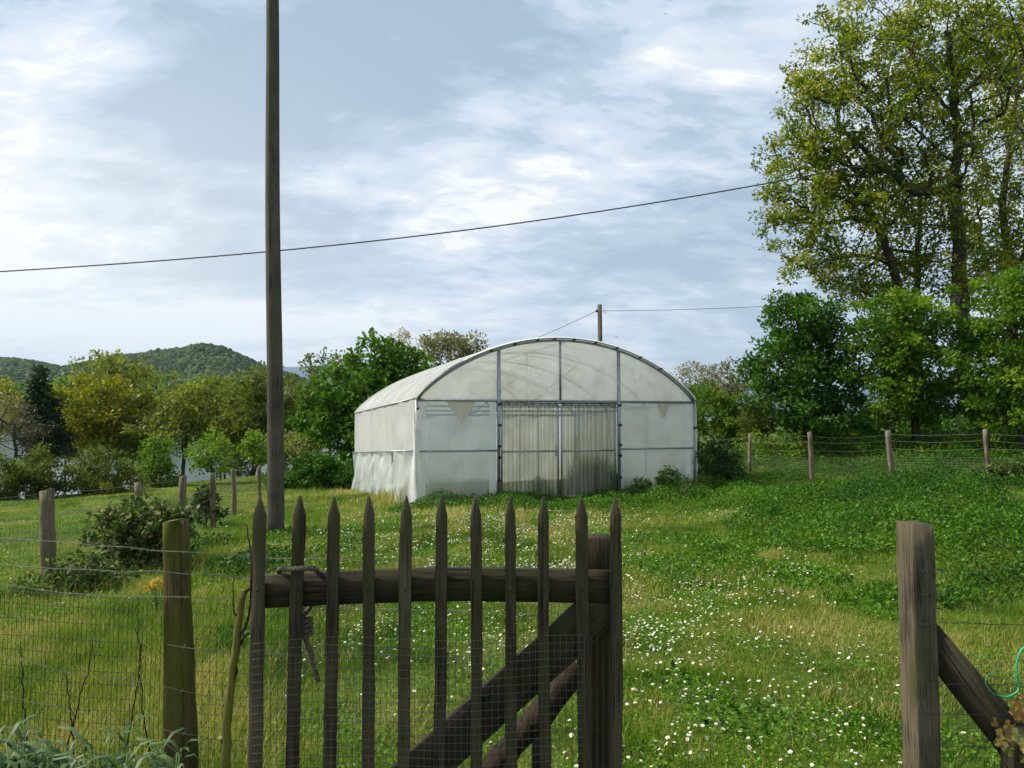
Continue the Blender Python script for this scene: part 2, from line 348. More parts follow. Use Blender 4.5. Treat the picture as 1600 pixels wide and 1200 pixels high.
# ------------------------------------------------------------------ setting: ground, water, hills
def groundmat():
    m, t, o = new_mat('meadow_ground')
    g = N(t, 'ShaderNodeNewGeometry')
    def nz(s, dtl=6):
        n = N(t, 'ShaderNodeTexNoise'); n.inputs['Scale'].default_value = s; n.inputs['Detail'].default_value = dtl
        t.links.new(g.outputs['Position'], n.inputs['Vector']); return n.outputs[0]
    c1 = ramp(t, nz(.35), [(.35, (.04, .08, .010)), (.5, (.075, .13, .014)), (.68, (.16, .18, .035))])
    c2 = ramp(t, nz(14, 8), [(.3, (.35, .35, .35)), (.7, (1.25, 1.25, 1.2))])
    c = mixc(t, 1.0, c1, c2, 'MULTIPLY')
    p = N(t, 'ShaderNodeBsdfPrincipled'); p.inputs['Roughness'].default_value = .95; p.inputs['Specular IOR Level'].default_value = .1
    t.links.new(c, p.inputs['Base Color'])
    b = N(t, 'ShaderNodeBump'); b.inputs['Strength'].default_value = .8; b.inputs['Distance'].default_value = .05
    t.links.new(nz(22, 6), b.inputs['Height']); t.links.new(b.outputs[0], p.inputs['Normal'])
    t.links.new(p.outputs[0], o.inputs[0]); return m
def axis(a, b, lo, hi, step, far):
    core = np.arange(a, b + step, step)
    o1 = b + step * np.cumsum(1.22 ** np.arange(1, 60)); o1 = o1[o1 < far]; o1 = np.append(o1, far)
    o0 = a - step * np.cumsum(1.22 ** np.arange(1, 60)); o0 = o0[o0 > -far]; o0 = np.append(o0, -far)
    return np.concatenate([o0[::-1], core, o1])
xs = axis(-22, 20, 0, 0, .3, 13000); ys = axis(-3, 40, 0, 0, .3, 13000)
X, Y = np.meshgrid(xs, ys); Zg = G(X, Y)
mb = MB(); nx, ny = len(xs), len(ys)
ii = (np.arange(ny - 1)[:, None] * nx + np.arange(nx - 1)[None]).ravel()
mb.add(np.stack([X, Y, Zg], -1).reshape(-1, 3), np.stack([ii, ii + 1, ii + nx + 1, ii + nx], -1))
tag(mb.obj('ground', groundmat(), smooth=True), 'grassy meadow sloping down to the lake', kind='structure')

def watermat():
    m, t, o = new_mat('lake_water')
    g = N(t, 'ShaderNodeNewGeometry'); n = N(t, 'ShaderNodeTexNoise'); n.inputs['Scale'].default_value = .5; n.inputs['Detail'].default_value = 4
    t.links.new(g.outputs['Position'], n.inputs['Vector'])
    p = N(t, 'ShaderNodeBsdfPrincipled'); p.inputs['Base Color'].default_value = (.10, .14, .17, 1); p.inputs['Roughness'].default_value = .12
    b = N(t, 'ShaderNodeBump'); b.inputs['Strength'].default_value = .05; b.inputs['Distance'].default_value = .3
    t.links.new(n.outputs[0], b.inputs['Height']); t.links.new(b.outputs[0], p.inputs['Normal']); t.links.new(p.outputs[0], o.inputs[0]); return m
mb = MB(); mb.add([(-12000, 20, -8), (12000, 20, -8), (12000, 12000, -8), (-12000, 12000, -8)], [(0, 1, 2, 3)])
tag(mb.obj('lake_water', watermat()), 'calm pale lake water glimpsed between the trees', kind='structure')

def hill_profile(name, pts, Yr, shore, back, mat, label, amp=.02, seed=5, n=160):
    px = np.array([p[0] for p in pts], float); py = np.array([p[1] for p in pts], float)
    us = np.linspace(px[0], px[-1], n); tops = np.interp(us, px, py)
    ts = np.linspace(0, 1, 40)
    def Hh(u, Yd):
        top = CAM[2] + (650 - np.interp(u, px, py)) / F * Yr
        a = np.where(Yd < Yr, sstep(shore, Yr, Yd) ** .85, 1 - .5 * sstep(Yr, back, Yd))
        base = -12.0
        X_ = (u - 800) / F * Yd
        return base + (top - base) * a * (1 + amp * 4 * (vnoise(X_, Yd, Yr * .12, seed) - .5) * (a < .97)) + Yr * amp * .3 * (vnoise(X_, Yd, Yr * .03, seed + 1) - .5)
    Yd = shore + (back - shore) * ts
    U, YY = np.meshgrid(us, Yd); Z_ = Hh(U, YY); XX = (U - 800) / F * YY
    mb = MB(); nn = len(us); ii = (np.arange(len(ts) - 1)[:, None] * nn + np.arange(nn - 1)[None]).ravel()
    mb.add(np.stack([XX, YY, Z_], -1).reshape(-1, 3), np.stack([ii, ii + 1, ii + nn + 1, ii + nn], -1))
    tag(mb.obj(name, mat, smooth=True), label, kind='structure'); return Hh
HILLM = leafmat('hill_ground', [(0, (.03, .05, .018)), (.5, (.045, .065, .022)), (1, (.07, .09, .03))], 0.0, .9, .03)
FARM = leafmat('far_hill_ground', [(0, (.012, .022, .014)), (1, (.03, .045, .022))], 0.0, .9, .004)
H1 = hill_profile('wooded_hill', [(-500, 590), (-250, 560), (-60, 556), (0, 566), (60, 572), (95, 579), (135, 572), (180, 564), (215, 561), (240, 555), (285, 550), (315, 546), (345, 552), (380, 567), (400, 575), (440, 588), (475, 600), (510, 622), (540, 664)],
                  800, 560, 1250, HILLM, 'wooded hill with a rounded summit across the lake')
hill_profile('distant_ridge', [(300, 592), (400, 580), (440, 574), (500, 571), (560, 574), (640, 578), (700, 572), (800, 580), (950, 590), (1080, 600), (1170, 602), (1300, 605), (1900, 600)],
             9500, 7000, 12000, FARM, 'distant blue ridge beyond the lake', .02, 9)

def ico():
    t = (1 + 5 ** .5) / 2
    V = np.array([(-1, t, 0), (1, t, 0), (-1, -t, 0), (1, -t, 0), (0, -1, t), (0, 1, t), (0, -1, -t), (0, 1, -t), (t, 0, -1), (t, 0, 1), (-t, 0, -1), (-t, 0, 1)], float)
    V /= np.linalg.norm(V[0])
    Fc = [(0, 11, 5), (0, 5, 1), (0, 1, 7), (0, 7, 10), (0, 10, 11), (1, 5, 9), (5, 11, 4), (11, 10, 2), (10, 7, 6), (7, 1, 8), (3, 9, 4), (3, 4, 2), (3, 2, 6), (3, 6, 8), (3, 8, 9), (4, 9, 5), (2, 4, 11), (6, 2, 10), (8, 6, 7), (9, 8, 1)]
    for _ in range(1):
        V = list(V); cache = {}; nf = []
        def mid(a, b):
            k = (min(a, b), max(a, b))
            if k not in cache:
                p = V[a] + V[b]; V.append(p / np.linalg.norm(p)); cache[k] = len(V) - 1
            return cache[k]
        for a, b, c in Fc:
            x, y, z = mid(a, b), mid(b, c), mid(c, a); nf += [(a, x, z), (b, y, x), (c, z, y), (x, y, z)]
        Fc = nf; V = np.array(V)
    return V, np.array(Fc)
IV, IF = ico()
rng = np.random.default_rng(11)
def forest(name, n, urange, yrange, Hh, size, label, mat=FOREST):
    U = rng.uniform(*urange, n); Yd = rng.uniform(*yrange, n)
    z = Hh(U, Yd); keep = z > -7.5; U, Yd, z = U[keep], Yd[keep], z[keep]; n = len(U)
    X_ = (U - 800) / F * Yd
    r = rng.uniform(.6, 1.3, n) * size
    Vv = IV[None] * (r[:, None, None] * np.array([1, 1, 1.0])) * rng.uniform(.65, 1.35, (n, len(IV), 1))
    Vv[:, :, 2] *= rng.uniform(.8, 1.25, n)[:, None]
    Vv += np.stack([X_, Yd, z + r * .5], -1)[:, None]
    tint = np.clip(rng.normal(.45, .25, n) + .4 * (vnoise(X_, Yd, 60, 3) - .5), 0, 1)
    mb = MB(); Fa = (IF[None] + (np.arange(n) * len(IV))[:, None, None]).reshape(-1, 3)
    mb.add(Vv.reshape(-1, 3), None, Fa, tint=np.repeat(tint, len(IV)))
    return tag(mb.obj(name, mat), label, 'forest', kind='stuff')
forest('forest', 42000, (-330, 535), (565, 900), H1, 2.7, 'dense mixed forest covering the hill across the lake')

# ------------------------------------------------------------------ foliage
def leaves(C, n, sig, size, rng, tint0=.5, tvar=.22, up=.35, aspect=.55, flat=.75, cl_t=None):
    """C cluster centres (k,3); n leaves each; returns quads"""
    k = len(C); idx = np.repeat(np.arange(k), n)
    sg = np.broadcast_to(sig, (k,))[idx]
    off = rng.normal(0, 1, (len(idx), 3)); L = np.linalg.norm(off, axis=1, keepdims=True) + 1e-6
    off = off / L * (rng.uniform(0, 1, (len(idx), 1)) ** .45) * 1.5
    off[:, 2] *= flat
    P = C[idx] + off * sg[:, None]
    dr = off / (np.linalg.norm(off, axis=1, keepdims=True) + 1e-6) * .7 + rng.normal(0, .7, P.shape); dr /= np.linalg.norm(dr, axis=1, keepdims=True)
    nm = rng.normal(0, 1, P.shape); nm[:, 2] += up * 3; nm -= (nm * dr).sum(1, keepdims=True) * dr; nm /= np.linalg.norm(nm, axis=1, keepdims=True) + 1e-6
    sd_ = np.cross(nm, dr); s = (size * rng.uniform(.6, 1.35, len(P)))[:, None]
    V = np.stack([P, P + dr * s * .5 + sd_ * s * aspect * .5 + nm * s * .12, P + dr * s, P + dr * s * .5 - sd_ * s * aspect * .5 + nm * s * .12], 1)
    ct = rng.normal(0, tvar * .6, k) if cl_t is None else cl_t
    tn = np.clip(tint0 + ct[idx] + rng.normal(0, tvar * .6, len(P)), 0, 1)
    return V.reshape(-1, 3), np.arange(len(P) * 4).reshape(-1, 4), np.repeat(tn, 4)

def skeleton(trunk, C, rng, step, r_tip, r_base, up=.5, limbs=()):
    nodes = [np.array(p, float) for p in trunk]; par = [-1] + list(range(len(trunk) - 1))
    n = len(nodes)
    for l in limbs:
        prev = int(np.argmin([np.linalg.norm(q - l[0]) for q in nodes])); last = nodes[prev]
        for b in l[1:] if np.linalg.norm(l[0] - last) < 1.2 else l:
            kk = max(1, int(np.linalg.norm(b - last) / .5)); a0 = last
            for q in range(1, kk + 1):
                nodes.append(a0 + (b - a0) * q / kk + rng.normal(0, .04, 3)); par.append(prev); prev = len(nodes) - 1
            last = b
    P = np.zeros((len(nodes) + len(C) * 14, 3)); n0 = n = len(nodes); P[:n] = nodes
    start = max(1, int(len(trunk) * .35))
    order = np.argsort(np.linalg.norm(C - nodes[-1], axis=1) * .6 + np.abs(C[:, 2] - nodes[-1][2]) * .2 + rng.uniform(0, 1, len(C)))
    for ci in order:
        c = C[ci]
        Q = P[start:n]; d = np.linalg.norm(Q - c, axis=1)
        cost = d + up * np.maximum(0, Q[:, 2] - (c[2] - .35 * d)) * 1.3
        j = int(np.argmin(cost)) + start; a = P[j]; L = d[j - start]
        k = max(1, min(12, int(L / step)))
        prev = j
        for q in range(1, k + 1):
            t = q / k; p = a + (c - a) * t + np.array([0, 0, -.16 * L * math.sin(math.pi * t) * up])
            if q < k: p = p + rng.normal(0, step * .13, 3)
            if n >= len(P): break
            P[n] = p; par.append(prev); prev = n; n += 1
    P = P[:n]; par = np.array(par); cnt = np.zeros(n)
    child = np.zeros(n, int); np.add.at(child, par[1:], 1)
    cnt[child == 0] = 1
    for i in range(n - 1, 0, -1): cnt[par[i]] += cnt[i]
    r = r_tip * np.maximum(cnt, 1) ** .5; r = r * min(1, r_base / r[0]) if r[0] > r_base else r
    nt_ = len(trunk)
    r[:nt_] = np.maximum(r[:nt_], np.linspace(r_base, r_base * .35, nt_)); r = np.minimum(r, r_base)
    return P, par, np.maximum(r, r_tip)
def skel_mesh(mb, P, par, r, n=5, skip=0.0):
    i = np.arange(1, len(P)); i = i[r[i] > skip]; a = P[par[i]]; b = P[i]
    ra = np.minimum(r[par[i]], r[i] * 1.35); rb = r[i]
    T = b - a; T /= np.linalg.norm(T, axis=1, keepdims=True) + 1e-9
    up = np.where(np.abs(T[:, 2:3]) > .9, np.array([[1., 0, 0]]), np.array([[0, 0, 1.]]))
    A = np.cross(T, up); A /= np.linalg.norm(A, axis=1, keepdims=True) + 1e-9; B = np.cross(A, T)
    an = np.arange(n) * 2 * math.pi / n
    ring = np.cos(an)[None, :, None] * A[:, None] + np.sin(an)[None, :, None] * B[:, None]
    b2 = b + T * rb[:, None] * .3
    V = np.concatenate([a[:, None] + ring * ra[:, None, None], b2[:, None] + ring * rb[:, None, None]], 1).reshape(-1, 3)
    m = len(i); j = np.arange(n); j2 = (j + 1) % n
    Fq = np.stack([j, j2, n + j2, n + j], -1)[None] + (np.arange(m) * 2 * n)[:, None, None]
    mb.add(V, Fq.reshape(-1, 4))

def tree(name, label, cat, Y, ells, trunk_px, mat, leaf_px=4.5, dens=1.0, cl_px=14, clusters=1.0, tint=.5, tvar=.22, trunk_r=.12, group=None, depth=1.0,
         bark=BARK, up=.35, seed=0, base=None, aspect=.55, sparse_in=.35, tip=None, upbr=.5, flat=.75, limbs=(), scl=1.0):
    """ells: crown masses (px,py,rx,ry) at distance Y; trunk_px: polyline of the trunk from the ground up"""
    rng = np.random.default_rng(seed * 101 + int(Y * 7) + len(name))
    s = Y / F
    b0 = at(trunk_px[0][0], trunk_px[0][1], Y)
    gz = float(G(b0[0], b0[1])); b0[2] = gz
    tr = [b0 - np.array([0, 0, .15])] + [at(p[0], p[1], Y + (p[2] if len(p) > 2 else 0)) for p in trunk_px[1:]]
    tr = np.array(tr)
    root = thing(name, b0, label, cat, group)
    # densify the trunk
    seg = []; 
    for a, b in zip(tr[:-1], tr[1:]):
        k = max(2, int(np.linalg.norm(b - a) / .5)); 
        for q in range(k): seg.append(a + (b - a) * q / k + rng.normal(0, .015 + trunk_r * .12, 3) * (len(seg) > 0))
    seg.append(tr[-1])
    Cs = []; tw_ = []
    for e in ells:
        px, py, rx, ry = e[:4]; rx *= scl; ry *= scl; dz = e[4] if len(e) > 4 else 0
        n = max(3, int(clusters * 5.6 * (rx * ry) / (cl_px ** 2) ** 1.0 * .55 ))
        v = rng.normal(0, 1, (n, 3)); v /= np.linalg.norm(v, axis=1, keepdims=True)
        rad = (sparse_in + (1 - sparse_in) * rng.uniform(0, 1, n)) ** .6
        rad = np.where(rng.random(n) < .30, rng.uniform(1.0, 1.36, n), rad); v = v * rad[:, None]
        tw_.append(rad > .99)
        c = at(px, py, Y + dz)
        v = v * np.array([rx, rx * depth, ry]) * s
        Cs.append(c + v)
    C = np.vstack(Cs)
    g = G(C[:, 0], C[:, 1]) + .12; C[:, 2] = np.maximum(C[:, 2], g)
    lb = [np.array([at(p[0], p[1], Y + (p[2] if len(p) > 2 else 0)) for p in l]) for l in limbs]
    P, par, r = skeleton(seg, C, rng, max(.25, 9 * s), tip or max(.004, .35 * s), trunk_r, upbr, lb)
    mb = MB(); skel_mesh(mb, P, par, r); mb.obj('trunk', bark, root, smooth=True)
    nl = max(3, int(dens * 62 * (cl_px / 14) ** 2 * (4.5 / leaf_px) ** 2))
    sig = cl_px * s * rng.uniform(.6, 1.3, len(C)) * np.where(np.concatenate(tw_), .6, 1.0)
    V, Fq, T = leaves(C, nl, sig, leaf_px * s * 1.5, rng, tint, tvar, up, aspect, flat)
    # a loose sprinkle along the twigs
    tw = np.where(r < np.quantile(r, .6))[0]; tw = tw[rng.random(len(tw)) < .5]
    V2, F2, T2 = leaves(P[tw], max(1, nl // 8), np.full(len(tw), cl_px * s * .8), leaf_px * s * 1.4, rng, tint, tvar, up, aspect)
    mb = MB(); mb.add(V, Fq, tint=T); mb.add(V2, F2, tint=T2); mb.obj('crown', mat, root)
    return root, P

# --- far row of trees above the lake shore
FARG = 'trees along the lake shore'
tree('tree', 'yellow-flowering tree at the left edge of the photo above the brown bare tree', 'tree', 52, [(-10, 640, 45, 38)], [(0, 760), (-5, 690), (-8, 650)], YELLOW, 4.5, 1.0, 14, tint=.7, group=FARG, scl=1.2, seed=1)
tree('bare_tree', 'greyish-brown leafless tree in front of the dark conifer', 'tree', 38, [(16, 668, 40, 40), (0, 645, 32, 26)], [(25, 770), (24, 720), (22, 670)], BROWN, 3.2, .4, 12, 1.4, tint=.55, group=FARG, scl=1.2, seed=2, aspect=.18)
tree('conifer', 'narrow dark green conifer with a pointed top', 'tree', 42, [(62, 592, 5, 16), (62, 612, 10, 18), (63, 640, 19, 24), (67, 672, 28, 26), (74, 702, 30, 22)], [(70, 770), (66, 690), (62, 580)], CONIF, 4.0, 1.5, 8, 2.4, tint=.5, group=FARG, scl=1.0, seed=3, upbr=0)
tree('tree', 'small fresh-green tree right behind the dark conifer', 'tree', 50, [(100, 640, 34, 38)], [(105, 750), (102, 690), (100, 650)], LIME, 4.2, 1.0, 13, tint=.35, group=FARG, scl=1.2, seed=4)
tree('tree', 'tree with yellow blossom and a forked trunk above the lake', 'tree', 45, [(150, 640, 58, 42), (125, 680, 38, 22), (185, 650, 40, 40)], [(172, 760), (168, 700), (160, 660), (155, 630)], YELLOW, 4.3, .9, 13, 1.2, tint=.5, tvar=.3, trunk_r=.16, group=FARG, scl=1.15, seed=5)
tree('tree', 'tallest olive-green tree of the far row, twigs showing against the sky', 'tree', 62, [(185, 600, 52, 36), (215, 620, 40, 34), (160, 620, 34, 30)], [(190, 760), (188, 650), (186, 600), (181, 556)], OLIVE, 4.2, .8, 13, 1.2, tint=.5, group=FARG, scl=1.2, seed=6)
tree('tree', 'dull olive tree just right of the yellow-blossomed tree', 'tree', 46, [(238, 655, 46, 40), (225, 690, 30, 22)], [(235, 760), (238, 700), (240, 650)], OLIVE, 4.2, .95, 13, 1.2, tint=.35, group=FARG, scl=1.2, seed=7)
tree('tree', 'broad olive tree with a slanting trunk before the hill', 'tree', 44, [(305, 648, 58, 38), (335, 640, 45, 34), (285, 675, 40, 22)], [(285, 760), (288, 700), (300, 660)], OLIVE, 4.2, .95, 13, 1.2, tint=.45, trunk_r=.16, group=FARG, scl=1.2, seed=8)
tree('tree', 'lime-green treetop peeping out behind the olive trees', 'tree', 60, [(330, 620, 52, 14), (375, 622, 28, 18)], [(345, 740), (345, 650), (345, 620)], LIME, 4.0, .9, 12, 1.3, tint=.5, group=FARG, scl=1.2, seed=9)
tree('tree', 'tall grey-green tree just left of the utility pole', 'tree', 40, [(398, 640, 34, 48), (385, 690, 34, 36), (440, 650, 30, 50)], [(395, 756), (396, 700), (400, 650)], OLIVE, 4.2, 1.1, 13, 1.3, tint=.25, trunk_r=.2, group=FARG, scl=1.2, seed=10)
tree('bush', 'loose olive-yellow bush just right of the utility pole', 'bush', 31, [(455, 705, 42, 32), (490, 690, 26, 22)], [(460, 750), (458, 720)], OLIVE, 4.0, 1.1, 12, 1.4, tint=.6, trunk_r=.05, seed=11)
tree('tree', 'far grey-green tree at the foot of the hill right of the pole', 'tree', 70, [(452, 640, 26, 20), (500, 640, 22, 22)], [(465, 720), (462, 660)], OLIVE, 4.2, 1.0, 13, 1.3, tint=.3, seed=44)
tree('tree', 'low olive tree filling the gap below the yellow-flowered crown', 'tree', 48, [(205, 690, 40, 26), (160, 705, 30, 18)], [(205, 760), (205, 710)], OLIVE, 4.0, .9, 13, 1.2, tint=.4, group=FARG, scl=1.1, seed=71)
tree('tree', 'olive tree between the slanting trunk and the tall grey-green tree', 'tree', 47, [(352, 672, 36, 36)], [(350, 760), (351, 700)], OLIVE, 4.0, .9, 13, 1.3, tint=.55, group=FARG, scl=1.1, seed=72)
tree('tree', 'lighter green tree behind the brown bare tree', 'tree', 56, [(35, 625, 36, 24), (110, 670, 26, 34)], [(60, 760), (62, 680)], LIME, 4.0, .8, 13, 1.2, tint=.2, group=FARG, scl=1.1, seed=73)
# --- orchard shrubs on the field
OG = 'young trees in a row on the field'
tree('shrub', 'green shrub cut off by the left edge of the photo', 'shrub', 22, [(2, 748, 26, 36)], [(0, 800), (1, 760)], OLIVE, 3.2, 1.2, 11, 1.5, tint=.22, trunk_r=.05, group=OG, seed=12)
tree('shrub', 'round olive-green shrub second from the left edge', 'shrub', 23, [(60, 740, 32, 30), (60, 765, 22, 18)], [(60, 805), (60, 760)], OLIVE, 3.2, 1.2, 11, 1.5, tint=.15, trunk_r=.05, group=OG, seed=13)
tree('shrub', 'widest round dark shrub of the field row', 'shrub', 24, [(165, 740, 44, 32), (162, 766, 32, 18)], [(165, 803), (165, 760)], OLIVE, 3.2, 1.2, 11, 1.5, tint=.18, trunk_r=.06, group=OG, seed=14)
tree('shrub', 'upright green shrub just left of the open lake view', 'shrub', 26, [(246, 718, 28, 24), (250, 745, 26, 24), (248, 692, 14, 10)], [(250, 790), (250, 740)], LIME, 3.6, 1.0, 11, 1.4, tint=.25, trunk_r=.05, group=OG, seed=15)
tree('shrub', 'bright lime young tree with a clear stem before the lake', 'shrub', 27, [(330, 704, 34, 20), (335, 725, 26, 14), (338, 686, 10, 10)], [(333, 770), (333, 740), (331, 715)], LIME, 4.0, .8, 10, 1.4, tint=.5, trunk_r=.04, group=OG, seed=16)
tree('shrub', 'small lime young tree half hidden by the utility pole', 'shrub', 29, [(405, 698, 18, 20)], [(404, 760), (404, 720)], LIME, 3.8, 1.4, 10, 1.7, tint=.5, trunk_r=.04, group=OG, seed=17)
# --- around the greenhouse
tree('broadleaf_tree', 'dark glossy green tree just left of the greenhouse', 'tree', 27, [(600, 575, 52, 42), (560, 610, 66, 46), (640, 580, 34, 26), (520, 650, 48, 34), (575, 655, 60, 46), (565, 700, 50, 26), (505, 665, 34, 14)], [(565, 745), (568, 690), (575, 630), (590, 580)], DARKG, 5.6, 1.1, 13, 1.25, tint=.62, tvar=.34, trunk_r=.18, seed=18, aspect=.7)
tree('tree', 'brownish-green tree showing behind the dark glossy tree', 'tree', 36, [(512, 590, 30, 34), (498, 620, 26, 20)], [(515, 730), (514, 660), (512, 600)], OLIVE, 4.0, .9, 12, 1.4, tint=.3, trunk_r=.1, seed=19)
tree('tree', 'almost bare whitish tree above the dark glossy tree', 'tree', 46, [(628, 545, 28, 24)], [(635, 730), (632, 620), (628, 560)], PALE, 2.6, .35, 11, 1.6, tint=.8, trunk_r=.08, seed=20)
tree('tree', 'sparse pale yellowish tree rising behind the greenhouse roof', 'tree', 42, [(700, 555, 40, 32), (725, 545, 32, 22), (690, 535, 22, 16)], [(700, 730), (700, 640), (702, 570)], PALE, 3.6, .6, 11, 1.6, tint=.35, trunk_r=.1, seed=21)
tree('hedge', 'low dark green hedge between the utility pole and the greenhouse', 'hedge', 22.5, [(450, 752, 30, 14), (490, 747, 36, 17), (530, 748, 30, 16), (505, 728, 34, 14)], [(490, 775), (490, 755)], DARKG, 3.4, 1.6, 9, 2.2, tint=.45, trunk_r=.03, seed=22)
tree('bush', 'brownish twiggy bush against the right wall of the greenhouse', 'bush', 18.6, [(1112, 720, 26, 34), (1140, 728, 20, 26)], [(1120, 768), (1120, 735)], BRAMB, 3.4, 1.2, 10, 1.8, tint=.25, trunk_r=.03, seed=23, aspect=.35)
tree('bush', 'yellow-green bush behind the twiggy bush right of the greenhouse', 'bush', 26, [(1110, 650, 38, 36), (1150, 660, 30, 30)], [(1125, 740), (1125, 690)], LIME, 3.6, 1.3, 11, 1.7, tint=.25, trunk_r=.06, seed=24)
tree('bush', 'grey-green willowy bush beside the first stake of the right fence', 'bush', 23, [(1190, 650, 24, 30), (1175, 660, 20, 20)], [(1190, 710), (1190, 680)], OLIVE, 3.8, 1.2, 10, 1.7, tint=.15, trunk_r=.04, seed=25, aspect=.3)
tree('tree', 'sparse blossoming tree just right of the greenhouse roof', 'tree', 40, [(1085, 595, 32, 26), (1075, 620, 28, 16)], [(1092, 720), (1090, 640), (1086, 600)], PALE, 2.8, .5, 10, 1.7, tint=.55, trunk_r=.1, seed=26)
tree('tree', 'second sparse brownish tree between greenhouse and the dark green tree', 'tree', 38, [(1140, 600, 34, 28), (1125, 620, 26, 20)], [(1142, 720), (1141, 650), (1140, 605)], PALE, 3.0, .55, 10, 1.7, tint=.05, trunk_r=.1, seed=27)
RG = 'dense green trees behind the right fence'
tree('broadleaf_tree', 'dense dark green tree standing alone at the left end of its row', 'tree', 22.5, [(1240, 500, 46, 36), (1215, 480, 18, 18), (1285, 510, 36, 38), (1225, 570, 62, 50), (1280, 590, 52, 56), (1240, 630, 60, 36), (1250, 660, 44, 20)], [(1262, 715), (1260, 640), (1255, 560), (1245, 500)], DARKG, 5.0, 1.25, 14, 1.3, tint=.45, tvar=.25, trunk_r=.13, group=RG, seed=28)
tree('broadleaf_tree', 'wide lighter green tree below the birdhouse', 'tree', 21.5, [(1400, 510, 66, 44), (1440, 500, 50, 44), (1370, 560, 50, 50), (1440, 580, 82, 54), (1380, 625, 48, 34), (1480, 620, 44, 34), (1420, 650, 44, 18)], [(1432, 715), (1430, 640), (1425, 560), (1420, 500)], BRIGHT, 4.6, 1.1, 14, 1.3, tint=.5, tvar=.25, trunk_r=.13, group=RG, seed=29)
tree('broadleaf_tree', 'bright green tree at the right edge behind the leaning stake', 'tree', 20, [(1570, 500, 50, 60), (1560, 590, 56, 50), (1620, 560, 60, 90), (1570, 640, 50, 34), (1590, 450, 40, 30)], [(1600, 720), (1598, 640), (1590, 560), (1580, 480)], BRIGHT, 5.0, 1.15, 15, 1.3, tint=.5, tvar=.25, trunk_r=.13, group=RG, seed=30)
OKG = 'tall oaks behind the right fence'
oakK = dict(leaf_px=4.2, cl_px=14, tvar=.42, group=OKG, tint=.5, upbr=.9, tip=.014)
r1, _ = tree('oak_tree', 'tall straight oak carrying the birdhouse', 'tree', 29, [(1395, 95, 120, 80), (1470, 60, 120, 80), (1300, 110, 60, 60), (1260, 150, 36, 34), (1330, 190, 90, 70), (1520, 150, 90, 90), (1430, 210, 80, 70), (1560, 60, 70, 60), (1380, 20, 90, 40), (1500, 400, 60, 50), (1540, 440, 50, 40), (1470, 330, 60, 50)],
     [(1508, 700), (1508, 560), (1506, 470), (1498, 380), (1492, 300), (1495, 210), (1488, 130), (1480, 50)], OAK, dens=.55, clusters=.9, trunk_r=.34, seed=31, limbs=[[(1500, 395), (1545, 350), (1590, 290), (1640, 200)], [(1495, 260), (1440, 210), (1390, 170), (1340, 120)], [(1492, 300), (1430, 300), (1380, 260), (1310, 200)], [(1490, 180), (1530, 120), (1570, 40)], [(1488, 200), (1450, 130), (1410, 60)], [(1494, 360), (1440, 350), (1395, 365)]], **oakK)
tree('oak_tree', 'oak with its trunk leaning left over the dark green tree', 'tree', 30, [(1260, 290, 64, 70), (1225, 330, 34, 34), (1300, 350, 76, 66), (1330, 270, 70, 60), (1295, 415, 56, 34), (1235, 240, 38, 40), (1340, 455, 50, 24)],
     [(1432, 700), (1418, 560), (1405, 450), (1385, 390), (1358, 330), (1320, 280)], OAK, dens=.62, clusters=1.0, trunk_r=.27, seed=32, limbs=[[(1395, 410), (1350, 400), (1300, 405)], [(1370, 350), (1330, 340), (1280, 350), (1230, 340)], [(1380, 380), (1385, 320), (1370, 260)]], **oakK)
tree('oak_tree', 'oak with a slim vertical trunk between the leaning oak and the birdhouse oak', 'tree', 31.5, [(1400, 290, 66, 70), (1440, 330, 60, 60), (1370, 430, 66, 44), (1430, 420, 50, 44), (1400, 470, 60, 26)],
     [(1440, 700), (1434, 560), (1432, 450), (1434, 380), (1440, 300)], OAK, dens=.55, clusters=.9, trunk_r=.24, seed=33, limbs=[[(1434, 380), (1470, 330), (1480, 280)], [(1434, 400), (1390, 390), (1350, 420)]], **oakK)
tree('oak_tree', 'oak at the right edge with several dark trunks', 'tree', 32, [(1580, 250, 70, 80), (1600, 90, 60, 60), (1540, 330, 46, 60), (1620, 380, 70, 60), (1620, 150, 70, 90), (1560, 410, 44, 34)],
     [(1585, 700), (1583, 560), (1578, 430), (1565, 330), (1575, 240), (1590, 140)], OAK, dens=.55, clusters=.9, trunk_r=.26, seed=34, limbs=[[(1582, 500), (1550, 440), (1530, 370), (1535, 300)], [(1580, 450), (1605, 380), (1620, 300)]], **oakK)
tree('bare_tree', 'thin-branched tree reaching in from the right edge with few leaves', 'tree', 17, [(1560, 60, 110, 60), (1600, 140, 80, 60), (1560, 250, 100, 50)],
     [(1760, 760), (1745, 500), (1720, 300), (1680, 150), (1640, 60)], OAK, 3.0, .05, 16, .5, trunk_r=.12, seed=35, tint=.6, upbr=.3, tip=.006)
# fence-side brambles
tree('bramble', 'big bramble bush swallowing a stake of the left fence', 'bramble', 9.3, [(225, 812, 48, 26), (190, 830, 46, 34), (215, 855, 50, 24), (270, 822, 26, 26)], [(205, 905), (205, 860)], BRAMB, 6.5, 1.2, 13, 1.8, tint=.5, tvar=.4, trunk_r=.015, seed=36, aspect=.6)
tree('bramble', 'low bramble spreading around the foot of the thick left stake', 'bramble', 7.9, [(125, 890, 40, 22), (90, 915, 40, 12), (160, 905, 36, 12)], [(120, 935), (120, 905)], BRAMB, 6.5, .8, 13, 1.5, tint=.4, tvar=.4, trunk_r=.012, seed=37)
tree('ivy', 'small ivy bush wrapped round the fourth stake of the left fence', 'ivy', 13.2, [(322, 795, 18, 16), (318, 778, 14, 10)], [(325, 822), (323, 800)], BRAMB, 5, 1.3, 9, 2.0, tint=.25, trunk_r=.012, seed=38)
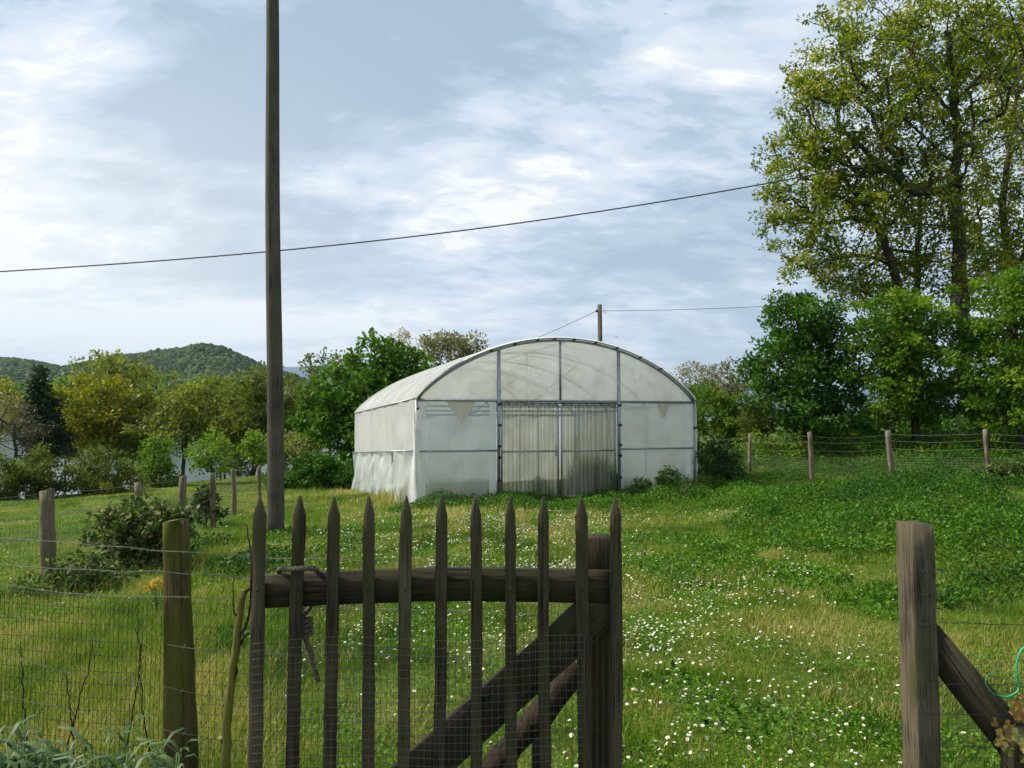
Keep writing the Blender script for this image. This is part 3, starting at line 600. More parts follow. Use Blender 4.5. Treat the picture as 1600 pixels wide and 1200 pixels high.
tree('bramble', 'bramble at the foot of the last stake of the right fence', 'bramble', 14.6, [(1590, 738, 34, 14)], [(1590, 760), (1590, 745)], BRAMB, 4.5, 1.2, 10, 2.0, tint=.4, trunk_r=.012, seed=39)
tree('hedge', 'dark leafy undergrowth below the dense green trees', 'hedge', 24.5, [(1330, 672, 50, 22), (1400, 680, 60, 20), (1500, 675, 60, 24), (1580, 680, 50, 22)], [(1400, 710), (1400, 690)], DARKG, 5.0, 1.3, 13, 1.5, tint=.4, trunk_r=.03, seed=40)

for i, (px, py, rx, ry, Yq, lab) in enumerate(((1215, 705, 50, 24, 22.0, 'bright leafy mound right behind the first stake of the right fence'), (1310, 700, 60, 30, 22.5, 'grassy green thicket behind the second stake of the right fence'), (1440, 712, 70, 26, 21.5, 'shady green thicket behind the third stake of the right fence'), (1560, 712, 70, 28, 20.5, 'shady green thicket behind the last stake of the right fence'))):
    tree('thicket', lab, 'thicket', Yq, [(px, py, rx, ry)], [(px, py + ry), (px, py)], BRIGHT, 3.8, .8, 10, 1.7, tint=.62, tvar=.3, trunk_r=.02, seed=80 + i, aspect=.3)
# birdhouse on the oak trunk
bp = at(1492, 468, 28.3)
bh = thing('birdhouse', bp - np.array([0, 0, .25]), 'small grey wooden birdhouse on the tall oak trunk', 'birdhouse')
mb = MB(); mb.box(bp[0] - .13, bp[0] + .13, bp[1] - .12, bp[1] + .12, bp[2] - .24, bp[2] + .16); mb.obj('box', BIRDW, bh)
mb = MB(); mb.add([(bp[0] - .19, bp[1] - .22, bp[2] + .162), (bp[0] + .19, bp[1] - .22, bp[2] + .162), (bp[0] + .19, bp[1] + .16, bp[2] + .25), (bp[0] - .19, bp[1] + .16, bp[2] + .25),
                   (bp[0] - .19, bp[1] - .22, bp[2] + .19), (bp[0] + .19, bp[1] - .22, bp[2] + .19), (bp[0] + .19, bp[1] + .16, bp[2] + .28), (bp[0] - .19, bp[1] + .16, bp[2] + .28)],
                  [(3, 2, 1, 0), (4, 5, 6, 7), (0, 1, 5, 4), (1, 2, 6, 5), (2, 3, 7, 6), (3, 0, 4, 7)]); mb.obj('roof', BIRDW, bh)
mb = MB(); mb.tube([(bp[0], bp[1] - .121, bp[2]), (bp[0], bp[1] - .126, bp[2])], .035, 12); mb.obj('entrance_hole', BLACK, bh)
mb = MB(); mb.box(bp[0] - .04, bp[0] + .04, bp[1] + .122, bp[1] + .15, bp[2] - .4, bp[2] + .35); mb.obj('backboard', BIRDW, bh)

# ------------------------------------------------------------------ utility poles and cables
b = ground_at(431, 832); YP = b[1]
top = at(424, -120, YP); bot = at(431, 832, YP); bot[2] = G(bot[0], bot[1]) - .2
k = np.linspace(0, 1, 26); rr = np.interp(k, [0, 1], [13.2 / F * YP, 9.3 / F * YP])
pts = bot + (top - bot) * k[:, None]; pts[:, 0] += .012 * np.sin(k * 9)
mb = MB(); mb.tube(pts, rr, 22)
tag(mb.obj('utility_pole', POLEW, smooth=True), 'tall weathered round wooden pole rising out of the top of the photo', 'pole')
Yc = YP + .35
cpx = [(-260, 440), (0, 423), (220, 410), (425, 393.5), (640, 371), (860, 341), (1030, 315), (1180, 290), (1320, 263), (1460, 236), (1600, 207), (1900, 140)]
cx = np.array([c[0] for c in cpx]); cyy = np.array([c[1] for c in cpx])
xx = np.linspace(-260, 1900, 400); co = np.polyfit(cx, cyy, 4); yy = np.polyval(co, xx)
P0 = np.array([at(a, c, Yc) for a, c in zip(xx, yy)])
mb = MB()
for ph in (0, 2.1, 4.2):
    th = np.arange(len(xx)) * .9 + ph; Q = P0.copy(); Q[:, 1] += .007 * np.cos(th); Q[:, 2] += .007 * np.sin(th); mb.tube(Q, .0065, 5)
tag(mb.obj('overhead_cable', CABLE), 'thick twisted overhead cable crossing the whole sky', 'cable')
Yd = 31.0
t2 = at(937, 476, Yd); b2 = np.array([at(939, 600, Yd)[0], Yd, float(G(at(939, 600, Yd)[0], Yd)) - .2])
ps = thing('utility_pole', (b2[0], b2[1], b2[2] + .2), 'short dark pole standing behind the greenhouse roof', 'pole')
mb = MB(); mb.tube([b2, t2 * .5 + b2 * .5, t2], [.12, .11, .095], 14); mb.obj('post', POLEW, ps, smooth=True)
mb = MB(); ins = at(932.5, 486, Yd); mb.tube([ins + np.array([.12, 0, 0]), ins], .02, 6); mb.tube([ins - np.array([0, 0, .05]), ins + np.array([0, 0, .06])], .05, 10); mb.obj('insulator', BLACK, ps)
th = np.linspace(0, 6, 20); lc = at(945.5, 487, Yd)
mb = MB(); mb.tube([lc + .07 * np.array([math.cos(a), 0, math.sin(a)]) for a in th], .008, 5); mb.obj('wire_loop', CABLE, ps)
def sag(a, b, s, n=24):
    t = np.linspace(0, 1, n)[:, None]; P = np.asarray(a) + (np.asarray(b) - np.asarray(a)) * t; P[:, 2] -= (s * 4 * t * (1 - t))[:, 0]; return P
mb = MB(); mb.tube(sag(at(934, 485, Yd), at(560, 590, 52), .9), .013, 5); tag(mb.obj('overhead_wire', CABLE), 'thin wire dropping left from the short dark pole', 'cable')
mb = MB(); mb.tube(sag(at(940, 486, Yd), at(1460, 462, 27), .12), .011, 5); tag(mb.obj('overhead_wire', CABLE), 'thin wire running right from the short dark pole to the trees', 'cable')
for (bx, by, Yb, lab) in ((963, 527, 26, 'tiny dark bird flying just right of the short pole'), (1040, 22, 40, 'tiny dark bird high in the sky above the greenhouse')):
    c = at(bx, by, Yb); w = 2.6 / F * Yb; mb = MB()
    mb.tube([c + np.array([-w * .5, 0, 0]), c + np.array([-w * .15, 0, 0]), c + np.array([w * .25, 0, .1 * w]), c + np.array([w * .55, 0, .15 * w])], [w * .02, w * .13, w * .14, w * .04], 6)
    for sg in (-1, 1):
        mb.add([c + np.array([.15 * w, 0, 0]), c + np.array([-.2 * w, 0, 0]), c + np.array([-.35 * w, sg * .9 * w, .35 * w]), c + np.array([0, sg * .6 * w, .4 * w])], [(0, 1, 2, 3)])
    tag(mb.obj('bird', BLACK), lab, 'bird')

# ------------------------------------------------------------------ greenhouse
FL = np.array([-2.144, 16.0]); FR = np.array([4.60, 18.25]); BLc = np.array([-4.66, 21.35])
EV = FR - FL; WID = np.linalg.norm(EV); EX = EV / WID
AV = BLc - FL; LEN = np.linalg.norm(AV); AX = AV / LEN
ZFL, ZFR, ZBL = -.33, -.35, -.64
EAVE, RISE = 2.29, 1.46
def gz(s, t): return ZFL + (ZFR - ZFL) * s + (ZBL - ZFL) * (t / LEN)
def gp(s, t, h, o=0.0):          # s 0..1 across, t metres along the axis, h above base, o outward (towards the viewer)
    p = FL + EV * s + AX * t - np.array([-EX[1], EX[0]]) * 0 - AX * o
    return np.array([p[0], p[1], gz(s, t) + h])
Rr = ((WID / 2) ** 2 + RISE ** 2) / (2 * RISE)
def arch(s):
    x = (np.asarray(s) - .5) * WID; h = np.sqrt(np.maximum(Rr ** 2 - x ** 2, 0)) - (Rr - RISE)
    e = RISE * np.sqrt(np.clip(1 - (2 * (np.asarray(s) - .5)) ** 2, 0, 1))
    return EAVE + .85 * h + .15 * e
gh = thing('greenhouse', gp(.5, 0, 0), 'white plastic-film tunnel greenhouse with an arched roof and corrugated doors', 'greenhouse')
def grid_surf(fn, us, vs, tint=.5):
    U, V = np.meshgrid(us, vs); P = np.array([fn(u, v) for u, v in zip(U.ravel(), V.ravel())])
    n = len(us); ii = (np.arange(len(vs) - 1)[:, None] * n + np.arange(n - 1)[None]).ravel()
    return P, np.stack([ii, ii + 1, ii + n + 1, ii + n], -1)
def surf(name, mat, fn, us, vs, smooth=True, parent=gh, label=None):
    P, Fq = grid_surf(fn, us, vs); mb = MB(); mb.add(P, Fq); o = mb.obj(name, mat, parent, smooth=smooth)
    if label: o['label'] = label
    return o
grng = np.random.default_rng(4)
def roof_fn(s, t):
    lift = .05 * abs(math.cos(t / LEN * 6 * math.pi)) ** 3 * 0.4 + .012 * math.cos(t / LEN * 12 * math.pi) + .02 * (vnoise(s * 9, t, 1.0, 4) - .5)
    p = gp(s, t, 0); a = arch(s); p[2] += a + .05 + lift; return p
surf('roof_film', FILM_ROOF, roof_fn, np.linspace(-.004, 1.004, 46), np.linspace(-.12, LEN + .05, 44))
def side_fn(sx, h0, h1, flare=0.0, amp=.02, fr=5):
    def fn(t, v):
        h = h0 + (h1 - h0) * v
        p = gp(sx, t, h)
        n = amp * (float(vnoise(t * 2.2, h * 1.3 + t * 1.2, .45, fr)) - .5) * 2 + flare * (1 - v) + amp * math.sin(t * 7 + h * 3.5 * (1 if fr > 6 else 0)) * .6
        sgn = -1 if sx < .5 else 1
        p[:2] += EX * sgn * (n + .03); return p
    return fn
surf('side_film', FILM_ROOF, side_fn(0, 1.16, EAVE + .03, 0, .02), np.linspace(-.02, LEN, 40), np.linspace(0, 1, 12), label='taut upper side film')
surf('side_film', FILM_WR, side_fn(0, -.02, 1.15, .06, .07, 8), np.linspace(-.02, LEN, 70), np.linspace(0, 1, 24), label='loose wrinkled lower side film')
surf('side_film', FILM, side_fn(1, -.02, EAVE, .02, .05, 6), np.linspace(-.05, LEN, 40), np.linspace(0, 1, 20))
def front_fn(s0, s1, h0f, h1f, amp=.02, t=.0, sd=3):
    def fn(u, v):
        s = s0 + (s1 - s0) * u; a, b = h0f(s), h1f(s); h = a + (b - a) * v
        p = gp(s, t, h); edge = min(1, 6 * min(u, 1 - u, v, 1 - v) + .0)
        n = amp * edge * ((float(vnoise(s * 11, h * 1.6, .6, sd)) - .5) * 2)
        p[:2] -= AX * (n + .012); return p
    return fn
c0 = lambda h: (lambda s: h)
surf('gable_film', FILM, front_fn(.004, .996, c0(EAVE + .0), lambda s: arch(s) + .02, .05), np.linspace(0, 1, 60), np.linspace(0, 1, 20))
SD0, SD1, SDM = .2696, .702, .4854      # door posts
MIDH = 1.14
for (a, b_, h0, h1, m, lb) in ((.004, SD0 - .006, MIDH, EAVE, FILM_LOW, 'upper panel left of the doors'), (.004, SD0 - .006, .0, MIDH, FILM_LOW, 'lower panel left of the doors'),
                        (SD1 + .004, .994, MIDH, EAVE, FILM_MID, 'upper panel right of the doors'), (SD1 + .004, .994, .0, MIDH, FILM_MID, 'lower panel right of the doors')):
    surf('front_panel', m, front_fn(a, b_, c0(h0), c0(h1), .035, sd=int(a * 10) + int(h0 * 3)), np.linspace(0, 1, 26), np.linspace(0, 1, 20), label=lb)
surf('back_film', FILM, front_fn(.004, .996, c0(0), lambda s: arch(s), .05, LEN + .02, 8), np.linspace(0, 1, 40), np.linspace(0, 1, 20))
for (a, b_) in ((SD0 - .032, SD0 - .008), (SD1 + .006, SD1 + .02), (.006, .03), (.965, .985)):
    surf('film_strip', FILM_ROOF, front_fn(a, b_, c0(.02), c0(EAVE - .03), .03, -.03, 5), np.linspace(0, 1, 5), np.linspace(0, 1, 24))
# the loose white sheet hanging at the left corner
def apron(u, v):
    h = -.2 + (2.05 + .2) * v; w = .28 - .20 * v ** 1.2 + .03 * math.sin(v * 8)
    p = gp(0, -.05, h) ; off = -w * (1 - u) + .03
    p[:2] += EX * off - AX * (.06 + .05 * math.sin(u * 5 + v * 4) + .09 * (1 - v)); return p
surf('corner_flap', FILM_ROOF, apron, np.linspace(0, 1, 10), np.linspace(0, 1, 30))
def rflap(u, v):
    h = .05 + (EAVE + .15) * v; w = .01 + .07 * math.sin(math.pi * min(1, v * 1.05)) ** .6
    p = gp(1, -.03, h); p[:2] += EX * (w * u + .02) - AX * .02 * math.sin(v * 9); return p
surf('corner_flap', FILM_ROOF, rflap, np.linspace(0, 1, 6), np.linspace(0, 1, 26))
for (sa, sb, sc, dep) in ((.095, .19, .15, .52), (.85, .905, .875, .40)):   # hanging tan triangles
    def tri(u, v):
        s = sa + (sb - sa) * u; s = s * (1 - v) + sc * v
        p = gp(s, -.055, EAVE - .03 - dep * v); p[:2] -= AX * .02 * math.sin(u * 9) * (1 - v); return p
    surf('hanging_flap', FILM_TAN, tri, np.linspace(0, 1, 8), np.linspace(0, .98, 10))
# steel frame
def pipe(name, pts, r, mat=STEEL, n=10, label=None):
    mb = MB(); mb.tube(pts, r, n); o = mb.obj(name, mat, gh, smooth=True)
    if label: o['label'] = label
    return o
ss = np.linspace(0, 1, 48)
pipe('roof_arch', [gp(s, -.06, arch(s) - .01) for s in ss], .033)
for t in (LEN * .333, LEN * .666, LEN): pipe('roof_arch', [gp(s, t, arch(s) - .03) for s in ss], .03)
for t in (LEN * .17, LEN * .34, LEN * .5, LEN * .67, LEN * .84): pipe('hoop_light_line', [gp(s, t, arch(s) + .062 + .01 * math.sin(s * 20)) for s in ss], .019, FILM_ROOF)  # white tubes added as the light caught by film over the hoops
pipe('film_clamp_bar', [gp(s, -.10, arch(s) + .035) for s in ss], .016, WIREB)
pipe('cross_beam', [gp(0, -.05, EAVE), gp(1, -.05, EAVE)], .032)
for t in (LEN * .333, LEN * .666, LEN): pipe('cross_beam', [gp(0, t, EAVE), gp(1, t, EAVE)], .028)
for s_, z1, r in ((0, EAVE, .035), (1, EAVE, .035), (SD0, float(arch(SD0)), .042), (SD1, float(arch(SD1)), .042), (SDM, float(arch(SDM)), .028)):
    pipe('upright', [gp(s_, -.05, -.15 if s_ != SDM else EAVE), gp(s_, -.05, z1 - .02)], r)
for t in (LEN * .333, LEN * .666, LEN):
    for s_ in (0.005, .995): pipe('upright', [gp(s_, t, -.1), gp(s_, t, EAVE)], .03)
    pipe('truss_strut', [gp(.5, t, EAVE), gp(.5, t, float(arch(.5)))], .018)
    pipe('truss_strut', [gp(.5, t, EAVE), gp(.28, t, float(arch(.28)))], .018); pipe('truss_strut', [gp(.5, t, EAVE), gp(.72, t, float(arch(.72)))], .018)
pipe('mid_rail', [gp(0, -.05, MIDH), gp(SD0, -.05, MIDH)], .022); pipe('mid_rail', [gp(SD1, -.05, MIDH), gp(1, -.05, MIDH)], .022)
pipe('side_rail', [gp(0, 0, MIDH + .02), gp(0, LEN, MIDH + .02)] - np.array([*EX, 0]) * .07, .018); pipe('side_rail', [gp(0, 0, EAVE + .03), gp(0, LEN, EAVE + .03)] - np.array([*EX, 0]) * .03, .022)
pipe('ridge_pipe', [gp(.5, 0, float(arch(.5)) - .05), gp(.5, LEN, float(arch(.5)) - .05)], .02)
pipe('side_rail', [gp(1, 0, EAVE), gp(1, LEN, EAVE)], .022)
def clip(s, h, w=.05, hh=.03, t=-.10):
    mb = MB(); c = gp(s, t, h); mb.box(c[0] - w, c[0] + w, c[1] - .02, c[1] + .02, c[2] - hh, c[2] + hh); mb.obj('clip', BLACK, gh)
for s_ in (SD0, SD1):
    for h in (.45, .98, 1.24, 1.72, 2.2): clip(s_, h, .042, .028)
for s_ in (.24, .32, .40, .46, .53, .61, .69, .78, .86): clip(s_, float(arch(s_)) + .02, .04, .022, -.13)
for h in (.5, .95, 1.3, 1.6, 1.9, 2.1): clip(0.002, h, .03, .02)
for h in (1.65,): clip(.998, h, .04, .03)
# corrugated double doors
def door(s0, s1, lb):
    base = gp((s0 + s1) / 2, 0, 0)
    fr = MB(); r = .022; a = s0 + .004; b_ = s1 - .004; H = EAVE - .09
    for s_ in (a, b_): fr.tube([gp(s_, -.02, .02), gp(s_, -.02, H)], r, 8)
    for h in (.03, MIDH - .03, H): fr.tube([gp(a, -.02, h), gp(b_, -.02, h)], r * .9, 8)
    for s_ in (a + (b_ - a) * .33, a + (b_ - a) * .66): fr.tube([gp(s_, .03, .02), gp(s_, .03, H)], r * .45, 6)
    d = fr.obj('door', STEEL, gh, smooth=True); d['label'] = lb
    n = 120
    def corr(u, v):
        s = a + (b_ - a) * u; p = gp(s, .012 + .034 * math.sin(u * 14 * 2 * math.pi), .03 + (H - .05) * v); return p
    P, Fq = grid_surf(corr, np.linspace(0, 1, n), np.linspace(0, 1, 3)); mb = MB(); mb.add(P, Fq, tint=np.tile(.5 + .5 * np.sin(np.linspace(0, 1, n) * 28 * math.pi), 3))  # tint follows the wave, a painted shade line on each rib
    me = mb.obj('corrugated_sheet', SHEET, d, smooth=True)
    me.location = (0, 0, 0)
    hn = MB(); sh = b_ - .012 if s0 < .5 else a + .012
    if s0 < .4: hn.tube([gp(sh, -.06, 1.0), gp(sh, -.075, 1.06), gp(sh, -.075, 1.2), gp(sh, -.06, 1.26)], .012, 6); hn.obj('handle', WIREB, d)
# door() parts are built in world coordinates; the door mesh itself sits at its parent's origin
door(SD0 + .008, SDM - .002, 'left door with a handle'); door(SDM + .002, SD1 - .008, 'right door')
for k_ in range(16):      # hangers over the doors
    s_ = SD0 + .01 + (SD1 - SD0 - .02) * k_ / 15; c = gp(s_, -.03, EAVE - .05); mb = MB(); mb.box(c[0] - .012, c[0] + .012, c[1] - .01, c[1] + .01, c[2] - .05, c[2] + .01); mb.obj('hanger', BLACK, gh)
pipe('door_track', [gp(SD0, -.03, EAVE - .05), gp(SD1, -.03, EAVE - .05)], .016, BLACK)

# ------------------------------------------------------------------ timber of gate, posts and fences
def board_mb(w, t, L, seg=10, jit=.0015, point=0.0, rng=None, taper=(1, 1), bow=0.0, slant=0.0, chamf=.004):
    """a sawn board standing along local Z, 8-sided section with worn edges"""
    rng = rng or np.random.default_rng(1)
    zs = list(np.linspace(0, L - point, seg)) + ([L] if point else [])
    hw, ht, c = w / 2, t / 2, chamf
    sec = np.array([(-hw + c, -ht), (hw - c, -ht), (hw, -ht + c), (hw, ht - c), (hw - c, ht), (-hw + c, ht), (-hw, ht - c), (-hw, -ht + c)])
    V = []
    for i, z in enumerate(zs):
        k = taper[0] + (taper[1] - taper[0]) * z / L
        s_ = sec * k + rng.normal(0, jit, (8, 2))
        if point and i == len(zs) - 1: s_ = s_ * np.array([.12, .7])
        ox = bow * math.sin(math.pi * z / L)
        V += [(x + ox, y, z + (slant * x if i == len(zs) - 1 and not point else 0)) for x, y in s_]
    m = MB(); n = 8; i = np.arange(len(zs) - 1)[:, None] * n; j = np.arange(n)[None]; j2 = (j + 1) % n
    Fq = np.stack([i + j, i + j2, i + n + j2, i + n + j], -1).reshape(-1, 4)
    V = np.array(V); V = np.vstack([V, V[:8].mean(0), V[-8:].mean(0)]); c0_ = len(V) - 2
    F3 = [(c0_, (a + 1) % n, a) for a in range(n)] + [(c0_ + 1, (len(zs) - 1) * n + a, (len(zs) - 1) * n + (a + 1) % n) for a in range(n)]
    m.add(V, Fq, F3); return m
def place(p0, p1, face=(0, -1, 0)):
    z = Vector(np.asarray(p1, float) - np.asarray(p0, float)); L = z.length; z.normalize()
    y = -Vector(face); y = (y - y.dot(z) * z).normalized(); x = y.cross(z)
    M = Matrix(((x[0], y[0], z[0], p0[0]), (x[1], y[1], z[1], p0[1]), (x[2], y[2], z[2], p0[2]), (0, 0, 0, 1))); return M, L
def rotface(a): return (math.sin(a), -math.cos(a), 0)
brng = np.random.default_rng(77)
YG = 2.80
gate = thing('wooden_gate', (at(680, 900, YG)[0], YG, .08), 'grey picket gate with pointed slats, top rail and diagonal brace', 'gate')
PK = [(406, 398, 776), (469, 457, 775), (522, 515, 776), (576, 575, 774), (635, 631, 775), (690, 686, 774), (743, 743, 775), (797, 799, 775), (849, 853, 776), (908, 914, 777), (961, 962, 777)]
wd = [.049, .046, .045, .043, .045, .044, .042, .041, .043, .047, .044]
for i, (xt, xb, yt) in enumerate(PK):
    a = at(xt, yt, YG); b_ = at(xb, 1200, YG); dr = (b_ - a) / (b_[2] - a[2]); bt = a + dr * (.12 - a[2]); 
    M, L = place(bt, a, rotface(brng.uniform(-.12, .12)))
    m = board_mb(wd[i], .024, L, 14, .0011, .075, brng, (1.05, 1), brng.uniform(-.006, .006))
    pk = m.obj('picket', WOOD, gate, M=M)
    # nail heads
    hz_ = at(xt, 921, YG)[2]; nm = MB()
    for dz_ in (0.0,):
        p = a + dr * (hz_ + dz_ - a[2]); p[1] = YG - .0135; nm.tube([p, p - np.array([0, .003, 0])], .0045, 8)
    n_o = nm.obj('nail', BLACK, None); n_o.parent = pk; n_o.matrix_parent_inverse = M.inverted()
# rail (slightly bowed upward), built from a bowed board along X
def rail_mb():
    m = MB(); n = 24; V = []
    xa, xb = at(410, 900, 2.845)[0], at(954, 900, 2.845)[0]
    for i in range(n):
        u = i / (n - 1); pxx = 410 + (954 - 410) * u
        tp = 899 - 7.5 * math.sin(math.pi * min(1, u * .98)) ** 1.0 - 7 * u; bt = tp + 50
        zt = at(pxx, tp, 2.845)[2]; zb = at(pxx, bt, 2.845)[2]; x = xa + (xb - xa) * u
        j = brng.normal(0, .0008, 4)
        V += [(x, 2.824, zb + j[0]), (x, 2.866, zb + j[1]), (x, 2.866, zt + j[2]), (x, 2.824, zt + j[3])]
    i = np.arange(n - 1)[:, None] * 4; j = np.arange(4)[None]; j2 = (j + 1) % 4
    m.add(V, np.vstack([np.stack([i + j, i + 4 + j, i + 4 + j2, i + j2], -1).reshape(-1, 4), [(0, 1, 2, 3)], [(4 * n - 1, 4 * n - 2, 4 * n - 3, 4 * n - 4)]]))
    return m
def swapmat(base, name):   # same wood with the grain along X
    m = base.copy(); m.name = name
    for n in m.node_tree.nodes:
        if n.type == 'MAPPING' and n.inputs['Scale'].default_value[0] > 20:
            s_ = n.inputs['Scale'].default_value; n.inputs['Scale'].default_value = (s_[2], s_[1], s_[0])
    return m
rail_mb().obj('top_rail', swapmat(RAILW, 'dark_rail_wood_long'), gate)
p1 = at(950, 940, 2.845); p0 = at(560, 1290, 2.845)
M, L = place(p0, p1, (0, -1, 0)); board_mb(.16, .042, L + .0, 16, .001, 0, brng).obj('brace', RAILW, gate, M=M)
# lower rail below the frame edge
a, b_ = at(396, 1290, 2.845), at(970, 1290, 2.845); a[2] = b_[2] = .06
M, L = place(a, b_, (0, -1, 0)); board_mb(.13, .042, L, 12, .001, 0, brng).obj('bottom_rail', RAILW, gate, M=M)
# wire netting stapled to the pickets
def netting(Yf, x0, x1, ztop, zbot, dx, dz, r, wob, seed, lean=0.0, horiz_gap=None):
    rg = np.random.default_rng(seed); m = MB()
    X_ = np.arange(x0, x1, dx)
    for x in X_:
        zz_ = np.linspace(ztop(x), zbot, 9); P = np.stack([x + rg.normal(0, wob, 9).cumsum() * .25 + lean * (zz_ - zbot), Yf(x) + rg.normal(0, .0012, 9), zz_], -1); m.tube(P, r, 3, caps=False)
    k = 0
    z = 0.0
    while True:
        zt = np.array([ztop(x) for x in X_[::6]]) - z
        if zt.max() < zbot: break
        P = np.stack([X_[::6], np.array([Yf(x) for x in X_[::6]]) - .001, zt + rg.normal(0, wob * .7, len(zt))], -1)
        if len(P) > 2: m.tube(P, r, 3, caps=False)
        z += dz * (1 if horiz_gap is None else rg.uniform(.8, 1.2))
    return m
zt1 = at(680, 997, 2.78)[2]; xl, xr = at(398, 997, 2.78)[0] - .01, at(966, 997, 2.78)[0]
netting(lambda x: 2.783, xl, xr, lambda x: zt1 + .012 * math.sin(x * 7) - .02 * (x < -.3) * (-.3 - x), .12, .0235, .0295, .00055, .0011, 3, .004).obj('wire_netting', WIREB, gate)

# post behind the gate and its split-log brace
gpst = thing('gate_post', (at(933, 900, 2.95)[0], 2.95, 0), 'square reddish-brown post standing behind the right end of the picket gate', 'post')
a = at(934, 838, 2.95); b_ = at(934, 1200, 2.95); b_ = np.array([b_[0], 2.95, -.1])
M, L = place(b_, np.array([b_[0], 2.95, a[2]]), (0, -1, 0)); board_mb(.116, .12, L, 12, .0012, 0, brng, chamf=.003).obj('post', REDW, gpst, M=M)
p1 = at(905, 1050, 2.96); p0 = at(640, 1330, 2.96); n = 14; t = np.linspace(0, 1, n)[:, None]
P = p0 + (p1 - p0) * t; P[:, 2] += .018 * np.sin(t[:, 0] * 8); P[:, 0] += .008 * np.sin(t[:, 0] * 17)
mb = MB(); mb.tube(P, .052 + .006 * np.sin(np.arange(n) * 2.1), 9); o = mb.obj('brace', LOGW, gpst); o['label'] = 'rough split log brace'
mb = MB(); mb.tube([at(838, 1110, 3.0), at(838, 1270, 3.0)], .018, 8); mb.obj('peg', BLACK, gpst)

# mossy post left of the gate
Ym = 2.95
lp = thing('fence_post', (at(280, 900, Ym)[0], Ym, 0), 'thick mossy split post left of the gate with barbed wires across it', 'post')
zt = at(270, 813, Ym)[2]
for (xa, xb, wt, wb, dy) in ((271.5, 278, 21, 27, 0), (285.8, 297, 8.2, 14, .004)):
    a = at(xa, 813, Ym); b_ = at(xb, 1200, Ym); dr = (b_ - a) / (b_[2] - a[2]); bt = a + dr * (-.1 - a[2]); bt[1] += dy; a = a + np.array([0, dy, 0])
    M, L = place(bt, a, (.1, -1, 0)); k = Ym / F
    board_mb(wb * k * 1.12, .095, L, 14, .0014, 0, brng, (1.05, wt / wb / 1.0), 0, .12).obj('post', MOSSY, lp, M=M)

# square post of the gateway on the right, with its brace
Yr_ = 3.0
rp = thing('gateway_post', (at(1442, 900, Yr_)[0], Yr_ + .06, 0), 'square sawn grey post right of the opening with a diagonal brace', 'post')
a = at(1442.5, 820, Yr_); w = 35.5 * Yr_ / F
xr0 = a[0]; tpz = a[2]
M, L = place((xr0 + .004, Yr_ + .06, -.1), (xr0 - .002, Yr_ + .06, tpz), (.04, -1, 0)); board_mb(w, .118, L, 14, .0012, 0, brng, chamf=.003).obj('post', GREYW, rp, M=M)
p1 = at(1436, 970, Yr_ + .06); p0 = at(1634, 1262, Yr_ + .06)
M, L = place(p0, p1, (0, -1, 0)); Mi = np.array(M.inverted())
vv = []
for (qx, qy) in ((1455, 964), (1455, 1034), (1640, 1270), (1720, 1270)):
    for dy_ in (0.0, .055):
        q = at(qx, qy, Yr_ + .03); q[1] += dy_; vv.append((Mi @ np.array([*q, 1]))[:3])
mb = MB(); mb.add(vv, [(0, 2, 4, 6), (1, 7, 5, 3), (0, 1, 3, 2), (2, 3, 5, 4), (4, 5, 7, 6), (6, 7, 1, 0)]); mb.obj('brace', DARKW, rp, M=M)
a = at(1600, 1200, Yr_ - .05)
st = thing('fence_post', (at(1618, 1200, Yr_)[0], Yr_, 0), 'dark short post in the bottom right corner under the vine', 'post')
M, L = place((at(1612, 1200, Yr_ - .06)[0], Yr_ - .06, -.1), (at(1612, 1200, Yr_ - .06)[0], Yr_ - .06, at(1600, 1130, Yr_)[2]), (0, -1, 0)); board_mb(.20, .08, L, 6, .002, 0, brng).obj('post', DARKW, st, M=M)

# ---- wires of the near fence
def barbed(m, P, r=.0013, barb=.11, rg=None, barbs=True):
    P = np.asarray(P, float)
    # resample
    L = np.r_[0, np.cumsum(np.linalg.norm(np.diff(P, axis=0), axis=1))]; n = max(8, int(L[-1] / .012)); s_ = np.linspace(0, L[-1], n)
    Q = np.stack([np.interp(s_, L, P[:, i]) for i in range(3)], -1)
    for ph in (0, math.pi):
        R = Q.copy(); R[:, 2] += .0016 * np.sin(s_ * 260 + ph) ; R[:, 1] += .0016 * np.cos(s_ * 260 + ph); m.tube(R, r, 4, caps=False)
    if barbs:
        for d_ in np.arange(barb * .5, L[-1], barb):
            c = np.array([np.interp(d_, L, P[:, i]) for i in range(3)])
            for a_ in (rg.uniform(0, 3.1), rg.uniform(0, 3.1)):
                v = np.array([.25, math.cos(a_), math.sin(a_)]) * .011; m.tube([c - v, c + v], r * .8, 4)
def wire_px(pts, Y, n=30, wob=1.2, rg=None):
    xs_ = np.linspace(pts[0][0], pts[-1][0], n); ys_ = np.interp(xs_, [p[0] for p in pts], [p[1] for p in pts])
    ys_ = ys_ + rg.normal(0, wob, n)
    return np.array([at(x, y, Y if not callable(Y) else Y(x)) for x, y in zip(xs_, ys_)])
wr = np.random.default_rng(9)
nf = thing('wire_fence', (-2.0, 2.88, 0), 'barbed wire and fine netting fence running left from the mossy post and behind the gate', 'fence')
YF = lambda x: 2.885 if x < 300 else 2.885 + min(1, (x - 300) / 60) * .14
